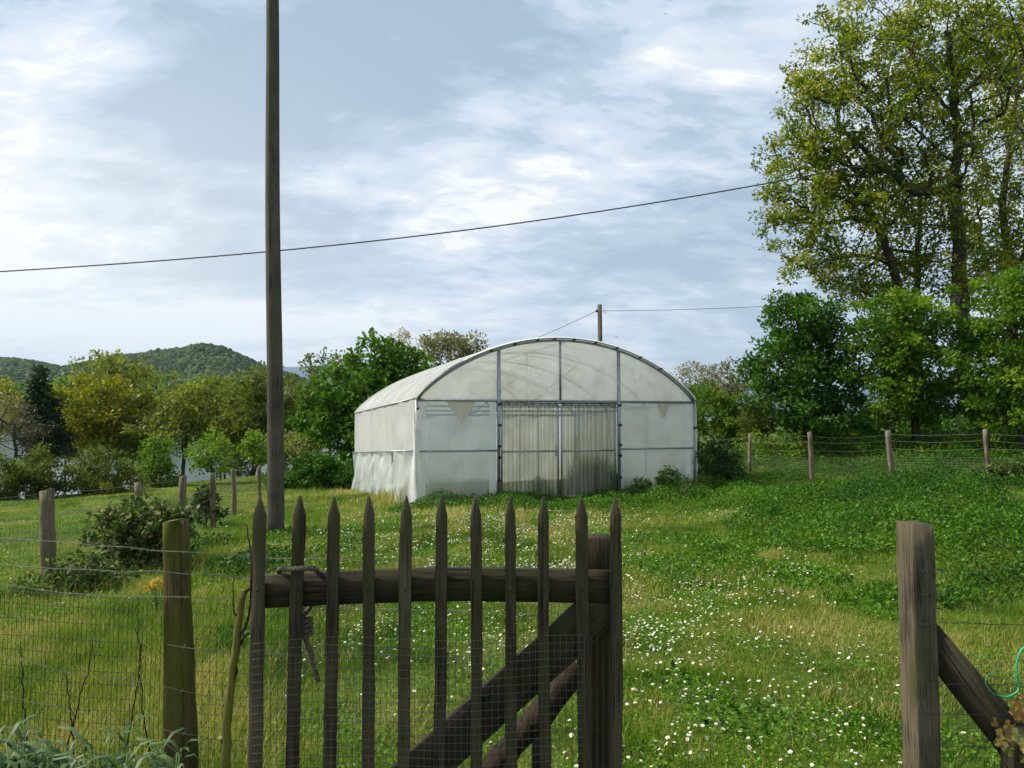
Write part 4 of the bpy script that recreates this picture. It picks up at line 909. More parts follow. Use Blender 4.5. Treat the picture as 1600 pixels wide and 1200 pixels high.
for pts in ([(-650, 830), (-200, 834), (0, 840), (130, 850), (280, 862), (400, 870), (540, 874), (700, 886), (905, 886)], [(-650, 870), (-200, 876), (0, 881), (150, 892), (280, 895), (400, 904), (530, 915), (900, 918)],
            [(-650, 890), (-200, 900), (0, 912), (120, 930), (280, 932), (390, 938), (560, 950), (900, 960)], [(-650, 960), (-200, 990), (0, 1022), (100, 1050), (210, 1064), (300, 1082), (400, 1108), (560, 1132), (900, 1140)],
            [(-650, 1030), (-200, 1060), (0, 1085), (120, 1112), (300, 1147), (400, 1170)], [(-650, 1090), (-200, 1120), (0, 1138), (100, 1165), (250, 1196), (400, 1230)], [(262, 1008), (302, 1013), (400, 1020), (900, 1030)]):
    mb = MB(); barbed(mb, wire_px(pts, YF, 34, .9, wr), .0008, .13, wr); mb.obj('barbed_wire', WIREB, nf)
zf = lambda x: at(150, 925, 2.93)[2] + .03 * math.sin(x * 1.7) - .05 * (x > -1.2)
netting(lambda x: 2.905 + .02 * math.sin(x * 5), -3.9, at(262, 1000, 2.9)[0], zf, .03, .0185, .055, .0011, .0016, 4, .01, 1).obj('wire_netting', WIRE, nf)
netting(lambda x: 3.035, at(296, 1000, 3.035)[0], at(912, 1000, 3.035)[0], lambda x: at(600, 948, 3.03)[2] + .02 * math.sin(x * 3), .03, .0285, .047, .0010, .0016, 5, .0, 1).obj('wire_netting', WIRE, nf)
rf = thing('wire_fence', (2.1, 3.02, 0), 'wire and netting fence running right from the square sawn post', 'fence')
for pts in ([(1440, 888), (1470, 892), (1540, 892), (1600, 890), (1700, 888)], [(1440, 925), (1470, 928), (1530, 912), (1600, 902), (1700, 900)], [(1440, 978), (1470, 973), (1600, 976), (1700, 980)],
            [(1440, 1070), (1600, 1068), (1700, 1068)], [(1440, 1113), (1480, 1116), (1560, 1117), (1600, 1112), (1700, 1108)], [(1440, 1165), (1600, 1168), (1700, 1170)]):
    mb = MB(); barbed(mb, wire_px(pts, Yr_ - .012, 26, .8, wr), .0010, .16, wr); mb.obj('barbed_wire', WIRE, rf)
for yy_ in (893, 930, 976, 1113):
    mb = MB(); c = at(1447, yy_, Yr_ - .006); th = np.linspace(0, 12, 26); mb.tube([c + np.array([-.025 + .005 * a_, -.003 - .003 * math.sin(a_ * 2), .006 * math.cos(a_ * 2)]) for a_ in th], .0012, 4); mb.obj('wire_tie', WIRE, rf)
netting(lambda x: Yr_ + .12, at(1462, 1000, 3.12)[0], 2.9, lambda x: at(1500, 1035, 3.12)[2] + .01 * math.sin(x * 9), .03, .0215, .062, .0009, .0012, 6, 0, 1).obj('wire_netting', WIRE, rf)
# green cord
mb = MB(); P = [at(x, y, 2.93) for x, y in ((1640, 1002), (1612, 1008), (1600, 1010), (1592, 1022), (1588, 1040), (1588, 1060), (1593, 1070), (1592, 1080), (1582, 1086), (1574, 1090), (1564, 1088), (1550, 1084), (1541, 1072), (1539, 1060), (1545, 1052), (1556, 1052), (1563, 1058))]
P = np.array(P); s_ = np.linspace(0, len(P) - 1, 70); P = np.stack([np.interp(s_, np.arange(len(P)), P[:, i]) for i in range(3)], -1)
kk = np.ones(5) / 5
for i in range(3): P[2:-2, i] = np.convolve(P[:, i], kk, 'valid')
mb.tube(P, np.interp(np.arange(70), [0, 40, 45, 69], [.0048, .0044, .0016, .0014]), 7)
tag(mb.obj('green_cord', GREEN, smooth=True), 'bright green plastic cord looped on the right fence wires', 'cord')

# rope on the gate
mb = MB(); rg = np.random.default_rng(3)
def rope(pts, r, turns=90):
    P = np.array(pts, float); t0 = np.arange(len(P)); s_ = np.linspace(0, len(P) - 1, 130); P = np.stack([np.interp(s_, t0, P[:, i]) for i in range(3)], -1)
    k5 = np.ones(9) / 9; Q = P.copy()
    for i in range(3): Q[4:-4, i] = np.convolve(P[:, i], k5, 'valid')
    L = np.r_[0, np.cumsum(np.linalg.norm(np.diff(Q, axis=0), axis=1))]
    T = np.gradient(Q, axis=0); T /= np.linalg.norm(T, axis=1, keepdims=True); A = np.cross(T, [0.3, 1, .2]); A /= np.linalg.norm(A, axis=1, keepdims=True); B = np.cross(A, T)
    for ph in (0, 2.094, 4.19):
        a_ = (L * 170 + ph)[:, None]; mb.tube(Q + (np.cos(a_) * A + np.sin(a_) * B) * r * .5, r * .56, 6)
rope([at(436, 900, 2.87), at(436, 890, 2.86), at(444, 889, 2.79), at(462, 889, 2.765), at(478, 888, 2.77), at(492, 888, 2.80), at(496, 892, 2.86), at(496, 902, 2.89)], .0105)
rope([at(490, 930, 2.89), at(484, 950, 2.88), at(474, 962, 2.86), at(472, 972, 2.85)], .010)
for q in range(4):
    yq = 970 + q * 7.5; c = at(476, yq, 2.85)
    rope([c + .026 * np.array([math.cos(a_), .8 * math.sin(a_), .28 * math.cos(a_)]) for a_ in np.linspace(0, 6.3, 12)], .0085)
rope([at(474, 985, 2.85), at(479, 1000, 2.845), at(485, 1020, 2.84), at(490, 1042, 2.84), at(497, 1064, 2.84)], .0105)
tag(mb.obj('rope', ROPE, smooth=True), 'old knotted rope looped over the rail near the second picket', 'rope')

# mossy stick with twigs
sk = thing('branch', (at(355, 1200, 2.84)[0], 2.84, .1), 'mossy sawn-off branch with thin twigs leaning left of the gate', 'branch')
def curve(pts, Y, n=20, wob=.002):
    P = np.array([at(x, y, Y) for x, y in pts]); t0 = np.arange(len(P)); s_ = np.linspace(0, len(P) - 1, n); P = np.stack([np.interp(s_, t0, P[:, i]) for i in range(3)], -1); P[1:-1] += brng.normal(0, wob, (n - 2, 3)); return P
P = curve([(346, 1290), (353, 1200), (356, 1120), (362, 1060), (372, 990), (381, 922)], 2.84, 18)
mb = MB(); mb.tube(P, np.linspace(.019, .0135, 18) + brng.normal(0, .0006, 18), 10); mb.obj('limb', STICKW, sk, smooth=True)
for pts, r in (([(369, 1012), (377, 1005), (382, 994), (395, 990)], .006), ([(374, 995), (385, 980), (390, 950), (393, 905), (391, 860), (386, 820)], .0055), ([(382, 925), (388, 922), (394, 915), (394, 890)], .006), ([(366, 960), (364, 940), (365, 905)], .0035), ([(368, 962), (372, 956), (377, 955)], .004), ([(364, 1062), (371, 1050), (371, 1042)], .006), ([(352, 1180), (347, 1150), (349, 1100)], .003)):
    mb = MB(); P = curve(pts, 2.835, 12, .0015); mb.tube(P, np.linspace(r, r * .45, 12), 6); mb.obj('twig', LOGW, sk, smooth=True)

# ---- left fence running away to the lake
lf = thing('wire_fence', (-5.2, 8, float(G(-5.2, 8))), 'old stake fence with netting running from the left edge down to the lake', 'fence')
stakes = [(76, 765, 905, 8.0, 19), (216, 753, 850, 9.9, 10.5), (286, 744, 845, 10.6, 10.5), (331, 740, 822, 13.1, 7.5), (364, 733, 802, 15.2, 6.2), (405, 728, 790, 17.0, 5.2), (512, 712, 740, 26.5, 4.5)]
bases = []
for i, (x, yt, yb, Yq, w_) in enumerate(stakes):
    a = at(x - (2 if i == 0 else 0), yt, Yq); gx = at(x + (4 if i == 0 else 2), yb, Yq)[0]; b_ = np.array([gx, Yq, float(G(gx, Yq)) - .1])
    M, L = place(b_, a, rotface(.2 * i)); bases.append((a, b_))
    board_mb(w_ * Yq / F, w_ * Yq / F * .85, L, 9, w_ * Yq / F * .035, 0, brng, (1.05, .95), brng.uniform(-.02, .02), .2, chamf=w_ * Yq / F * .2).obj('post', STAKEW, lf, M=M)
chain = [(np.array([-5.3, 5.2, at(0, 800, 5.2)[2]]), np.array([-5.3, 5.2, float(G(-5.3, 5.2))]))] + bases[:6]
for fr_ in (.97, .78, .6):
    mb = MB()
    for (a0, b0), (a1, b1) in zip(chain[:-1], chain[1:]):
        mb.tube(sag(b0 + (a0 - b0) * fr_, b1 + (a1 - b1) * fr_, .02, 10), .002, 4)
    mb.obj('wire', WIREB, lf)
mb = MB()
for (a0, b0), (a1, b1) in zip(chain[:-1], chain[1:]):
    L = np.linalg.norm(a1 - a0); nn = int(L / .055)
    for q in range(nn):
        u = q / nn; A_ = a0 + (a1 - a0) * u; B_ = b0 + (b1 - b0) * u; B_[2] = G(B_[0], B_[1]) + .02; bul = -.12 * math.sin(u * 3.14)
        T_ = B_ + (A_ - B_) * .72; Md = (T_ + B_) / 2 + np.array([bul, 0, 0]); mb.tube([T_, Md, B_], .0011, 3, caps=False)
    for fr_ in np.linspace(.05, .72, 12):
        P = []
        for u in np.linspace(0, 1, 10):
            A_ = a0 + (a1 - a0) * u; B_ = b0 + (b1 - b0) * u; B_[2] = G(B_[0], B_[1]) + .02; P.append(B_ + (A_ - B_) * fr_ + np.array([-.12 * math.sin(u * 3.14) * math.sin(fr_ / .72 * 3.14), 0, 0]))
        mb.tube(P, .0011, 3, caps=False)
mb.obj('wire_netting', WIRE, lf)

# ---- right fence behind the meadow
rfence = thing('wire_fence', (8.5, 18, float(G(8.5, 18))), 'four pale leaning stakes with wires and netting at the foot of the trees', 'fence')
rs = [(1172, 678, 1172, 740, 20.5, 5), (1265, 675, 1269, 744, 17.9, 6.5), (1387, 673, 1396, 745, 17.3, 7.5), (1539, 671, 1549, 755, 15.2, 6)]
ch = []
for i, (xt, yt, xb, yb, Yq, w_) in enumerate(rs):
    a = at(xt, yt, Yq); b_ = at(xb, yb, Yq); b_[2] = min(b_[2], float(G(b_[0], b_[1]))) - .12; M, L = place(b_, a, rotface(.3)); ch.append((a, b_))
    board_mb(w_ * Yq / F, w_ * Yq / F * .9, L, 9, w_ * Yq / F * .04, 0, brng, (1.0, .95), brng.uniform(-.03, .03), .25, chamf=w_ * Yq / F * .22).obj('post', PALEW, rfence, M=M)
aL = (at(1085, 684, 22.5), at(1085, 742, 22.5)); aR = (at(1720, 676, 13.8), at(1720, 768, 13.8)); ch = [aL] + ch + [aR]
for fr_ in (.93, .82, .68):
    mb = MB()
    for (a0, b0), (a1, b1) in zip(ch[:-1], ch[1:]): mb.tube(sag(b0 + (a0 - b0) * fr_, b1 + (a1 - b1) * fr_, wr.uniform(.02, .07), 10), .0022, 4)
    mb.obj('wire', WIREB, rfence)
mb = MB()
for (a0, b0), (a1, b1) in zip(ch[:-1], ch[1:]):
    L = np.linalg.norm(a1 - a0); nn = int(L / .10)
    for q in range(nn):
        u = q / nn; A_ = a0 + (a1 - a0) * u; B_ = b0 + (b1 - b0) * u; mb.tube([B_ + (A_ - B_) * .52, B_], .0018, 3, caps=False)
    for fr_ in np.linspace(.05, .52, 11):
        mb.tube([b0 + (a0 - b0) * fr_, b1 + (a1 - b1) * fr_], .0018, 3, caps=False)
mb.obj('wire_netting', WIREB, rfence)

# ------------------------------------------------------------------ meadow
mr = np.random.default_rng(2024)
def in_house(x, y, pad=0.0):
    p = np.stack([x - FL[0], y - FL[1]], -1); A_ = np.array([EV, AV]).T; uv = p @ np.linalg.inv(A_).T
    return (uv[..., 0] > -pad) & (uv[..., 0] < 1 + pad) & (uv[..., 1] > 0) & (uv[..., 1] < 1)
# lush weedy patches (photo ellipses projected on the ground)
LUSH = []
for (px, py, rx, ry, hgt) in ((1500, 830, 230, 75, .44), (1280, 835, 140, 38, .34), (1200, 775, 170, 26, .38), (1450, 765, 260, 20, .34), (1600, 900, 130, 70, .38), (1090, 905, 120, 30, .10), (1240, 905, 120, 26, .14),
                              (820, 790, 210, 11, .22), (980, 776, 90, 10, .22), (400, 890, 60, 16, .16), (350, 1010, 60, 26, .14), (300, 870, 24, 22, .2), (1120, 860, 60, 14, .14), (1060, 1080, 60, 24, .06), (1170, 1130, 90, 30, .07), (700, 935, 60, 18, .07), (520, 860, 40, 10, .08), (433, 836, 26, 7, .13), (80, 920, 40, 14, .2), (1440, 760, 60, 10, .2), (1400, 940, 160, 24, .12)):
    c = ground_at(px, py); c1 = ground_at(px, py + ry); c2 = ground_at(px, py - ry); LUSH.append((c[0], (c1[1] + c2[1]) / 2, rx / F * c[1], abs(c2[1] - c1[1]) / 2 + .1, hgt))
LUSH.append((11.5, 21.5, 7.5, 3.6, .5)); LUSH.append((7.5, 21.5, 3, 3.0, .4))
def lush(x, y):
    h = np.zeros_like(x); wob = (vnoise(x, y, .9, 21) - .5) * .9 + (vnoise(x, y, .35, 22) - .5) * .5
    for cx_, cy_, rx, ry, hg in LUSH:
        r2 = np.sqrt(((x - cx_) / rx) ** 2 + ((y - cy_) / ry) ** 2) + wob * .6
        h = np.maximum(h, hg * sstep(1.05, .7, r2))
    return h
def fan(n, y0, y1, rng, uw=.86):   # random ground points, uniform per square metre, within a wedge wider than the view
    out = []
    y = np.sqrt(rng.uniform(y0 * y0, y1 * y1, n)); u = rng.uniform(-uw, uw, n); return u * (y * .93 + 1.2), y
def blades(x, y, h, w, tint, rng, bend=.35, tri=False):
    n = len(x); z = G(x, y); a = rng.uniform(0, 2 * math.pi, n); b_ = rng.uniform(0, 2 * math.pi, n)
    sx, sy = np.cos(a) * w * .5, np.sin(a) * w * .5; k = rng.uniform(.1, 1, n) * bend * h; lx, ly = np.cos(b_) * k, np.sin(b_) * k
    O = np.stack([x, y, z - .01], -1); Sx = np.stack([sx, sy, 0 * x], -1)
    Tp = O + np.stack([lx, ly, h], -1)
    if tri:
        V = np.stack([O - Sx, O + Sx, Tp], 1); return V.reshape(-1, 3), None, np.arange(3 * n).reshape(-1, 3), np.repeat(tint, 3)
    Md = O + np.stack([lx * .3, ly * .3, h * .55], -1)
    V = np.stack([O - Sx, O + Sx, Md + Sx * .8, Md - Sx * .8, Tp], 1).reshape(-1, 3); i = np.arange(n) * 5
    return V, np.stack([i, i + 1, i + 2, i + 3], -1), np.stack([i + 3, i + 2, i + 4], -1), np.repeat(tint, 5)
def gtint(x, y, rng):
    t = .50 + .8 * (vnoise(x, y, 1.3, 31) - .5) + .7 * (vnoise(x, y, .4, 32) - .5) + .5 * (vnoise(x, y, 3.5, 33) - .5)
    t = t + rng.normal(0, .2, len(x)); straw = rng.random(len(x)) < .06 + .4 * sstep(.5, .8, .6 * vnoise(x, y, .9, 34) + .4 * vnoise(x, y, .3, 35)); t = np.where(straw, rng.uniform(.75, 1, len(x)), t)
    return np.clip(t, 0, 1)
def hmul(x, y):
    m = .35 + 1.9 * vnoise(x, y, .35, 41) ** 2 * (.5 + 1.1 * vnoise(x, y, 2.0, 42))
    m = m + 1.8 * sstep(-.8, -2.0, x) * sstep(9, 5, y)          # longer by the left fence
    m = np.where(x < -4.2 - (y - 8) * .22, m * .45, m)         # mown field beyond the fence
    return m
mb = MB()
for (n, y0, y1, h, w, tri) in ((270000, 1.6, 6.5, .05, .0042, False), (300000, 6.5, 12, .06, .0065, False), (200000, 12, 20, .075, .012, True), (160000, 20, 36, .08, .026, True)):
    x, y = fan(n, y0, y1, mr)
    ok = ~in_house(x, y, .01) & (x * .94 * -1 + .35 * y < 24); x, y = x[ok], y[ok]; lh = lush(x, y); ok = (lh < .05) | (mr.random(len(x)) < .25); x, y = x[ok], y[ok]
    hh = h * hmul(x, y) * mr.uniform(.5, 1.5, len(x)); V, f4, f3, T = blades(x, y, hh, w * mr.uniform(.7, 1.3, len(x)), gtint(x, y, mr), mr, .9, tri); mb.add(V, f4, f3, tint=T)
# seed stalks
x, y = fan(20000, 1.8, 12, mr); ok = ((vnoise(x, y, .6, 51) > .68) & (mr.random(20000) < .45) | (x < -.35 * y) & (mr.random(20000) < .8)) & ~in_house(x, y); x, y = x[ok], y[ok]
V, f4, f3, T = blades(x, y, mr.uniform(.07, .2, len(x)) * (1 + .5 * (x < -.35 * y)), np.full(len(x), .003), mr.uniform(.55, 1, len(x)), mr, .8); mb.add(V, f4, f3, tint=T)
tag(mb.obj('grass', GRASS), 'meadow grass, green with straw-coloured tufts', 'grass', kind='stuff')
# clover and small broad leaves close to the ground
mb = MB()
for (n, y0, y1, s_) in ((120000, 1.6, 7, .017), (120000, 7, 16, .026)):
    x, y = fan(n, y0, y1, mr); cl = vnoise(x, y, .8, 61) * .6 + vnoise(x, y, .3, 62) * .4; ok = (cl > .46) & ~in_house(x, y); x, y = x[ok], y[ok]
    P = np.stack([x, y, G(x, y) + mr.uniform(.005, .05, len(x))], -1); V, Fq, T = leaves(P, 1, np.full(len(P), .012), s_, mr, .45, .3, 1.6, .9); mb.add(V, Fq, tint=T)
tag(mb.obj('clover', CONTROL_CLOVER), 'low clover and small broad-leaved plants among the grass', 'clover', kind='stuff')
# lush weeds
mb = MB(); pts_n = 1500000; x, y = fan(pts_n, 2.5, 26, mr, .95); lh = lush(x, y); ok = (lh > .04) & ~in_house(x, y, .0); x, y, lh = x[ok], y[ok], lh[ok]
prob = np.clip(26 / (y + 6) * .42, .2, .9) * (.3 + .7 * (lh > .1)); ok = mr.random(len(x)) < prob; x, y, lh = x[ok], y[ok], lh[ok]
top_h = lh * (.05 + 1.5 * vnoise(x, y, .8, 71) ** 1.3) * (.7 + .6 * vnoise(x, y, .2, 72)); zq = G(x, y) + top_h * mr.uniform(.1, 1, len(x)) ** .5
P = np.stack([x, y, zq], -1); cl_t = (vnoise(x, y, .5, 73) - .5) * .5 + (vnoise(x, y, 2.2, 74) - .5) * .5 + (mr.random(len(x)) - .5) * .3
V, Fq, T = leaves(P, 1, np.full(len(P), .02), .045, mr, .45, .25, .35, .6, cl_t=cl_t)
mb.add(V, Fq, tint=T); print('weeds', len(x))
tag(mb.obj('weeds', WEED), 'lush dark green nettles and weeds over the right of the meadow', 'weeds', kind='stuff')
# tall grass growing inside the greenhouse and along its front
def tuft(name, cs, n, h, w, spread, label, mat=GRASS, t0=.4, zoff=0):
    m = MB()
    for c in cs:
        x = mr.normal(c[0], spread[0], n); y = mr.normal(c[1], spread[1], n); V, f4, f3, T = blades(x, y, h * mr.uniform(.35, 1.1, n) * np.exp(-((x - c[0]) / (spread[0] * 1.8)) ** 2), np.full(n, w), np.clip(mr.normal(t0, .15, n), 0, 1), mr, .35); m.add(V, f4, f3, tint=T)
    return tag(m.obj(name, mat), label, 'grass', kind='stuff')
tuft('tall_grass', [gp(.66, .25, 0)[:2], gp(.60, .3, 0)[:2]], 1400, 1.15, .014, (.34, .08), 'tall green grass growing behind the right corrugated door', t0=.3)
tuft('tall_grass', [gp(.43, .25, 0)[:2]], 500, .6, .014, (.22, .12), 'shorter grass growing behind the left corrugated door', t0=.35)
tuft('dry_grass', [gp(.1, 1.5, 0)[:2], gp(.25, 1.2, 0)[:2], gp(.85, 1.2, 0)[:2]], 2200, .45, .02, (.9, .5), 'dry tufts on the greenhouse floor', t0=.85)
for i, (px, py, hgt, lab) in enumerate(((1045, 765, .55, 'small leafy weed climbing the greenhouse front near its right corner'), (1000, 768, .35, 'little leafy weed at the foot of the right door post'))):
    c = gp((px - 650) / 433 , -.25, 0); 
    tree('weed', lab, 'weed', float(c[1]), [(px, py - hgt * 28, 14, hgt * 26)], [(px, py + 10), (px, py - 6)], WEED, 3.2, .8, 6, 2.2, tint=.6, trunk_r=.006, seed=60 + i)
# grey-green long-leaved clumps, bottom left, and tall dry stems
LG = 'grey-green long-leaved plants along the near left fence'
def longleaf(px, py, Yq, n, L_, lab):
    c = at(px, py, Yq); c[2] = float(G(c[0], c[1])); root = thing('leafy_plant', c, lab, 'plant', LG)
    hgt = at(px, py, Yq)[2] - c[2]
    st_ = MB(); lf_ = MB()
    for q in range(int(n * 1.6)):
        b_ = c + np.array([mr.normal(0, .11), mr.normal(0, .07), 0]); tp = b_ + np.array([mr.normal(0, .07), mr.normal(0, .05), hgt * mr.uniform(.7, 1.0)])
        P = np.array([b_, (b_ + tp) / 2 + mr.normal(0, .01, 3), tp]); st_.tube(P, [.005, .004, .0025], 5)
        for e in range(13):
            u = mr.uniform(.3, 1.0); o = P[0] + (P[2] - P[0]) * u; a_ = mr.uniform(0, 6.28); l = L_ * mr.uniform(.6, 1.2); dv = np.array([math.cos(a_), math.sin(a_) * .8, 0]); w_ = .0085 * mr.uniform(.8, 1.4)
            sv = np.array([-dv[1], dv[0], 0]) * w_; pts = [o, o + dv * l * .35 + [0, 0, l * .38], o + dv * l * .72 + [0, 0, l * .42], o + dv * l + [0, 0, l * mr.uniform(.0, .35)]]
            V = [pts[0] - sv * .4, pts[0] + sv * .4, pts[1] - sv, pts[1] + sv, pts[2] - sv * .8, pts[2] + sv * .8, pts[3]]
            lf_.add(V, [(0, 1, 3, 2), (2, 3, 5, 4)], [(4, 5, 6)], tint=float(np.clip(mr.normal(.5, .25), 0, 1)))
    st_.obj('stem', STEM, root); lf_.obj('leaves', GREYG, root)
for (px, py, Yq, n, L_, lab) in ((15, 1160, 2.55, 9, .13, 'grey-green clump in the bottom left corner'), (75, 1150, 2.6, 9, .12, 'second grey-green clump from the bottom left corner'), (125, 1140, 2.65, 8, .11, 'grey-green clump below the crossing dry stems'), (170, 1165, 2.6, 7, .12, 'grey-green clump halfway between the corner and the mossy post'),
                             (215, 1175, 2.65, 7, .10, 'grey-green clump nearest the mossy post'), (-30, 1130, 2.6, 8, .13, 'taller green clump cut by the left edge'), (45, 1190, 2.45, 8, .12, 'lowest grey-green clump at the bottom edge')):
    longleaf(px, py, Yq, n, L_, lab)
for i, (pts, lab) in enumerate((([(105, 1165), (120, 1110), (135, 1055), (150, 985)], 'thin dark dry stem slanting right at the near left fence'), ([(190, 1200), (205, 1130), (215, 1070), (219, 1020), (214, 960)], 'thin dark dry stem bowed nearest the mossy post'), ([(115, 1160), (108, 1100), (104, 1050)], 'short dark dry stem crossing the slanting one'), ([(235, 1190), (226, 1120), (219, 1050), (222, 985)], 'thin straight dry stem beside the bowed one'), ([(42, 1150), (36, 1080), (32, 1010)], 'faint dry stem closest to the left edge'))):
    P = curve(pts, 2.98, 16, .003); P = np.vstack([[P[0][0], P[0][1], float(G(P[0][0], P[0][1]))], P]); mb = MB(); mb.tube(P, np.linspace(.0035, .0015, 17), 5)
    for q in (5, 8, 11, 14):
        v = P[q] + np.array([mr.choice([-1, 1]) * .02, 0, .035]); mb.tube([P[q], v], .0011, 4)
    tag(mb.obj('dry_stem', LOGW), lab, 'stem', 'dry stems at the near left fence')
# vine at bottom right
vn = thing('vine', (at(1590, 1200, 2.9)[0], 2.9, 0), 'young vine with reddish leaves climbing the bottom right corner', 'vine')
mb = MB(); 
for pts in ([(1600, 1230), (1592, 1180), (1585, 1140), (1592, 1100)], [(1592, 1190), (1575, 1160), (1565, 1140)], [(1600, 1180), (1612, 1130), (1620, 1080)], [(1560, 1230), (1572, 1200), (1574, 1180)]): mb.tube(curve(pts, 2.88, 10, .002), .003, 5)
mb.obj('stem', LOGW, vn)
def palmleaf(m, c, s, ax, tint, rng):
    nrm = np.array([rng.normal(0, .4), -1, rng.normal(.3, .3)]); nrm /= np.linalg.norm(nrm); up = np.array([math.cos(ax), 0, math.sin(ax)]); up -= up.dot(nrm) * nrm; up /= np.linalg.norm(up); sd_ = np.cross(nrm, up)
    V = [c]; K = 20
    for k_ in range(K + 1):
        a_ = -2.5 + 5.0 * k_ / K; r_ = s * 1.25 * (.72 + .28 * abs(math.cos(a_ * 1.5)) ** .8) * (1 - .12 * abs(a_)) * (1 if k_ % 2 else .86); V.append(c + (up * math.cos(a_) + sd_ * math.sin(a_)) * r_ + nrm * .15 * r_ * math.cos(a_ * 5))
    m.add(V, None, [(0, i, i + 1) for i in range(1, K + 1)], tint=tint)
mb = MB()
for (x, y, s_, ti) in ((1590, 1098, .022, 1.0), (1588, 1112, .028, .85), (1600, 1120, .03, .75), (1568, 1150, .034, .35), (1562, 1158, .026, .2), (1592, 1148, .03, .0), (1604, 1162, .035, .15), (1553, 1128, .02, .3), (1578, 1132, .022, .5), (1597, 1086, .016, .9), (1575, 1170, .024, .1), (1606, 1185, .035, .05)):
    palmleaf(mb, at(x, y, 2.84 + mr.uniform(-.03, .03)), s_, mr.uniform(-2.6, -.6), float(np.clip(ti + mr.normal(0, .05), 0, 1)), mr)
mb.obj('leaves', RED, vn)
# yellow ragwort by the left post and orange flower on the bramble
yf = ground_at(247, 975); c = at(248, 915, yf[1])
fl = thing('yellow_flower', (c[0], c[1], float(G(c[0], c[1]))), 'yellow-topped wildflower just left of the mossy post', 'flower')
mb = MB(); mb2 = MB()
for q in range(12):
    tp = c + np.array([mr.normal(0, .05), mr.normal(0, .03), mr.normal(0, .03)]); mb.tube([(c[0], c[1], float(G(c[0], c[1]))), (c + tp) / 2 - np.array([0, 0, .08]), tp], .003, 4)
    V, Fq, T = leaves(np.array([tp]), 32, np.array([.02]), .02, mr, .8); mb2.add(V, Fq, tint=T)
mb.obj('stem', STEM, fl); mb2.obj('flower_head', YOLK, fl)

# daisies
def daisy_mesh(seed, r=.0105, lowp=False):
    rg = np.random.default_rng(seed); m = MB(); n = 9 if lowp else 15; hgt = 0
    for i in range(n):
        a_ = 2 * math.pi * i / n + rg.normal(0, .05); l = r * rg.uniform(.88, 1.1); w_ = .30 * (15 / n)
        m.add([(0, 0, 0), (math.cos(a_ - w_ / 2) * l * .75, math.sin(a_ - w_ / 2) * l * .75, .001), (math.cos(a_) * l, math.sin(a_) * l, rg.uniform(0, .003)), (math.cos(a_ + w_ / 2) * l * .75, math.sin(a_ + w_ / 2) * l * .75, .001)], [(0, 1, 2, 3)], mat=0)
    k_ = 6 if lowp else 10
    V = [(0, 0, .004)] + [(math.cos(2 * math.pi * i / k_) * r * .33, math.sin(2 * math.pi * i / k_) * r * .33, .0012) for i in range(k_)]
    m.add(V, None, [(0, 1 + i, 1 + (i + 1) % k_) for i in range(k_)], mat=1)
    return m
n = 110000; x, y = fan(n, 3.3, 17, mr)
PATCH = []
for (px, py, rx, ry, k_) in ((1080, 1060, 150, 110, 1.4), (1060, 1130, 130, 70, 1.2), (1080, 1180, 180, 60, 1.5), (1040, 960, 90, 50, .7), (870, 920, 90, 60, 1.0), (640, 985, 110, 55, .6), (760, 1030, 140, 50, .8), (750, 850, 180, 45, .55), (560, 835, 80, 20, .25), (1190, 895, 80, 14, .5), (860, 815, 120, 16, .4), (1230, 1130, 170, 50, .8), (1290, 1050, 100, 40, .4), (480, 1050, 60, 40, .3), (380, 1160, 60, 40, .4), (1130, 935, 90, 16, .5), (680, 900, 60, 16, .5), (1150, 810, 50, 6, .3), (900, 1000, 100, 60, .7), (1370, 1120, 60, 60, .25)):
    c = ground_at(px, py); c1 = ground_at(px, py + ry); c2 = ground_at(px, py - ry); PATCH.append((c[0], (c1[1] + c2[1]) / 2, rx / F * c[1], abs(c2[1] - c1[1]) / 2 + .1, k_))
dn = np.zeros(n)
for cx_, cy_, rx, ry, k_ in PATCH: dn = np.maximum(dn, k_ * np.exp(-((x - cx_) / rx) ** 2 - ((y - cy_) / ry) ** 2))
dn = dn * sstep(.24, .66, .5 * vnoise(x, y, .5, 81) + .5 * vnoise(x, y, .2, 82)) + .004
ok = (mr.random(n) < dn * 1.15 * np.clip(y / 7, .6, 1.2)) & ~in_house(x, y) & (lush(x, y) < .2); x, y = x[ok], y[ok]
vis = np.abs(x / y) < .73; order = np.argsort(y + (~vis) * 100)[:300]; near = np.zeros(len(x), bool); near[order] = True
print('daisies', len(x))
protos = []
for sd_ in range(4): protos.append(daisy_mesh(sd_ + 5))
DM = [PETAL, YOLK, STEM]
pm = []
for q in range(4):
    m_ = protos[q]; m_.tube([(0.006, .004, -.075), (.002, .001, -.035), (0, 0, -.0005)], .0009, 4, mat=2); o = m_.obj('daisy', DM); pm.append(o)
idx = np.where(near)[0]
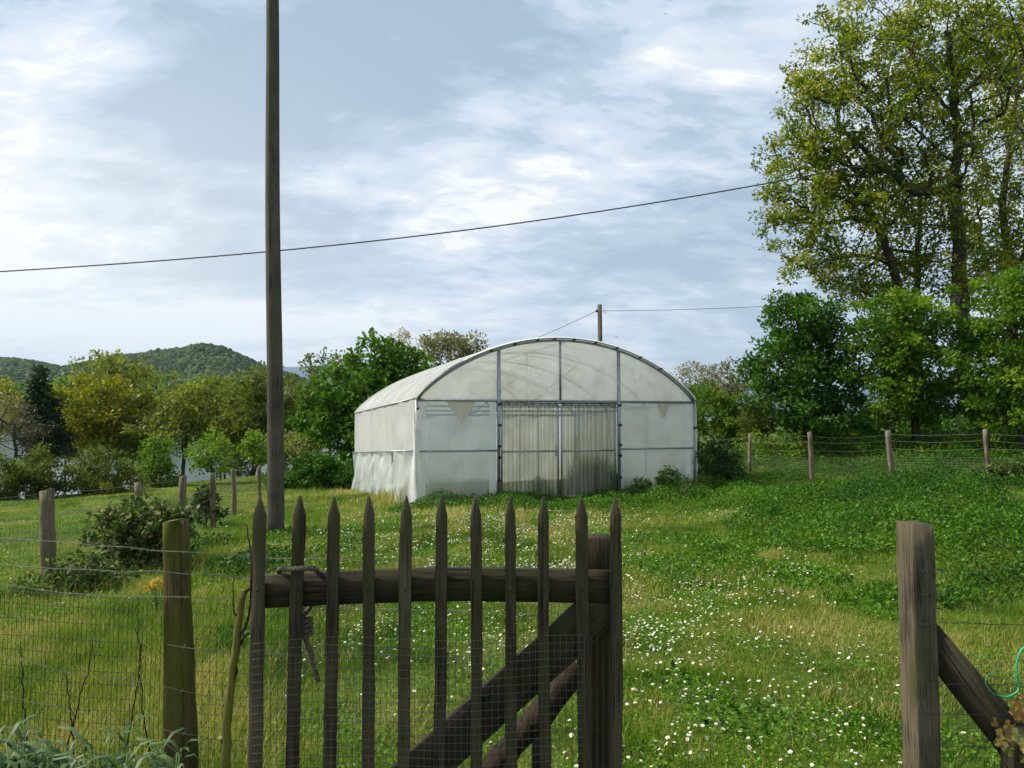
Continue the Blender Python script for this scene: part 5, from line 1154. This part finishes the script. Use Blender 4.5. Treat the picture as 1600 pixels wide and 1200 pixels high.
for k_, i in enumerate(idx):
    o = pm[k_ % 4] if k_ < 4 else pm[k_ % 4].copy()
    if k_ >= 4: COL.objects.link(o)
    hh = mr.uniform(.035, .085); o.location = (x[i], y[i], float(G(x[i], y[i])) + hh)
    o.rotation_euler = (mr.normal(0, .38), mr.normal(0, .38), mr.uniform(0, 6.28)); sc_ = mr.uniform(.6, 1.25); o.scale = (sc_, sc_, sc_ * mr.uniform(.9, 1.3))
    tag(o, 'small white daisy with a yellow centre among those nearest the gate', 'daisy', 'daisies in the near meadow')
fx, fy = x[~near], y[~near]; base_m = daisy_mesh(50, .0092, True); BV = np.concatenate(base_m.v); B4 = np.concatenate(base_m.f4); B3 = np.concatenate(base_m.f3)
n = len(fx); a_ = mr.uniform(0, 6.28, n); tx, ty = mr.normal(.1, .28, n), mr.normal(0, .28, n); sc_ = mr.uniform(.6, 1.25, n) * (1 + .04 * np.clip(fy - 6, 0, 10))
ca, sa = np.cos(a_), np.sin(a_); VX = (BV[None, :, 0] * ca[:, None] - BV[None, :, 1] * sa[:, None]) * sc_[:, None]; VY = (BV[None, :, 0] * sa[:, None] + BV[None, :, 1] * ca[:, None]) * sc_[:, None]
VZ = BV[None, :, 2] + VX * tx[:, None] - VY * ty[:, None]; gzz = G(fx, fy) + mr.uniform(.055, .1, n)
V = np.stack([VX + fx[:, None], VY + fy[:, None], VZ + gzz[:, None]], -1).reshape(-1, 3); off = (np.arange(n) * len(BV))[:, None, None]
mb = MB(); mb.add(V, (B4[None] + off).reshape(-1, 4), None, mat=0); mb.f3.append((B3[None] + off).reshape(-1, 3)); mb.m3.append(np.full(n * len(B3), 1))
tag(mb.obj('daisies', [PETAL, YOLK]), 'countless white daisies dotting the meadow farther from the gate', 'daisies', kind='stuff')

# ------------------------------------------------------------------ haze
m, t, o = new_mat('haze_air'); v = N(t, 'ShaderNodeVolumePrincipled'); v.inputs['Color'].default_value = (.52, .72, .98, 1); v.inputs['Density'].default_value = .00008; v.inputs['Anisotropy'].default_value = .2
t.links.new(v.outputs[0], o.inputs['Volume'])
mb = MB(); mb.box(-13500, 13500, -300, 12800, -14, 900)
hz_o = mb.obj('haze', m); tag(hz_o, 'thin pale air haze over the lake and hills', 'haze', kind='stuff')
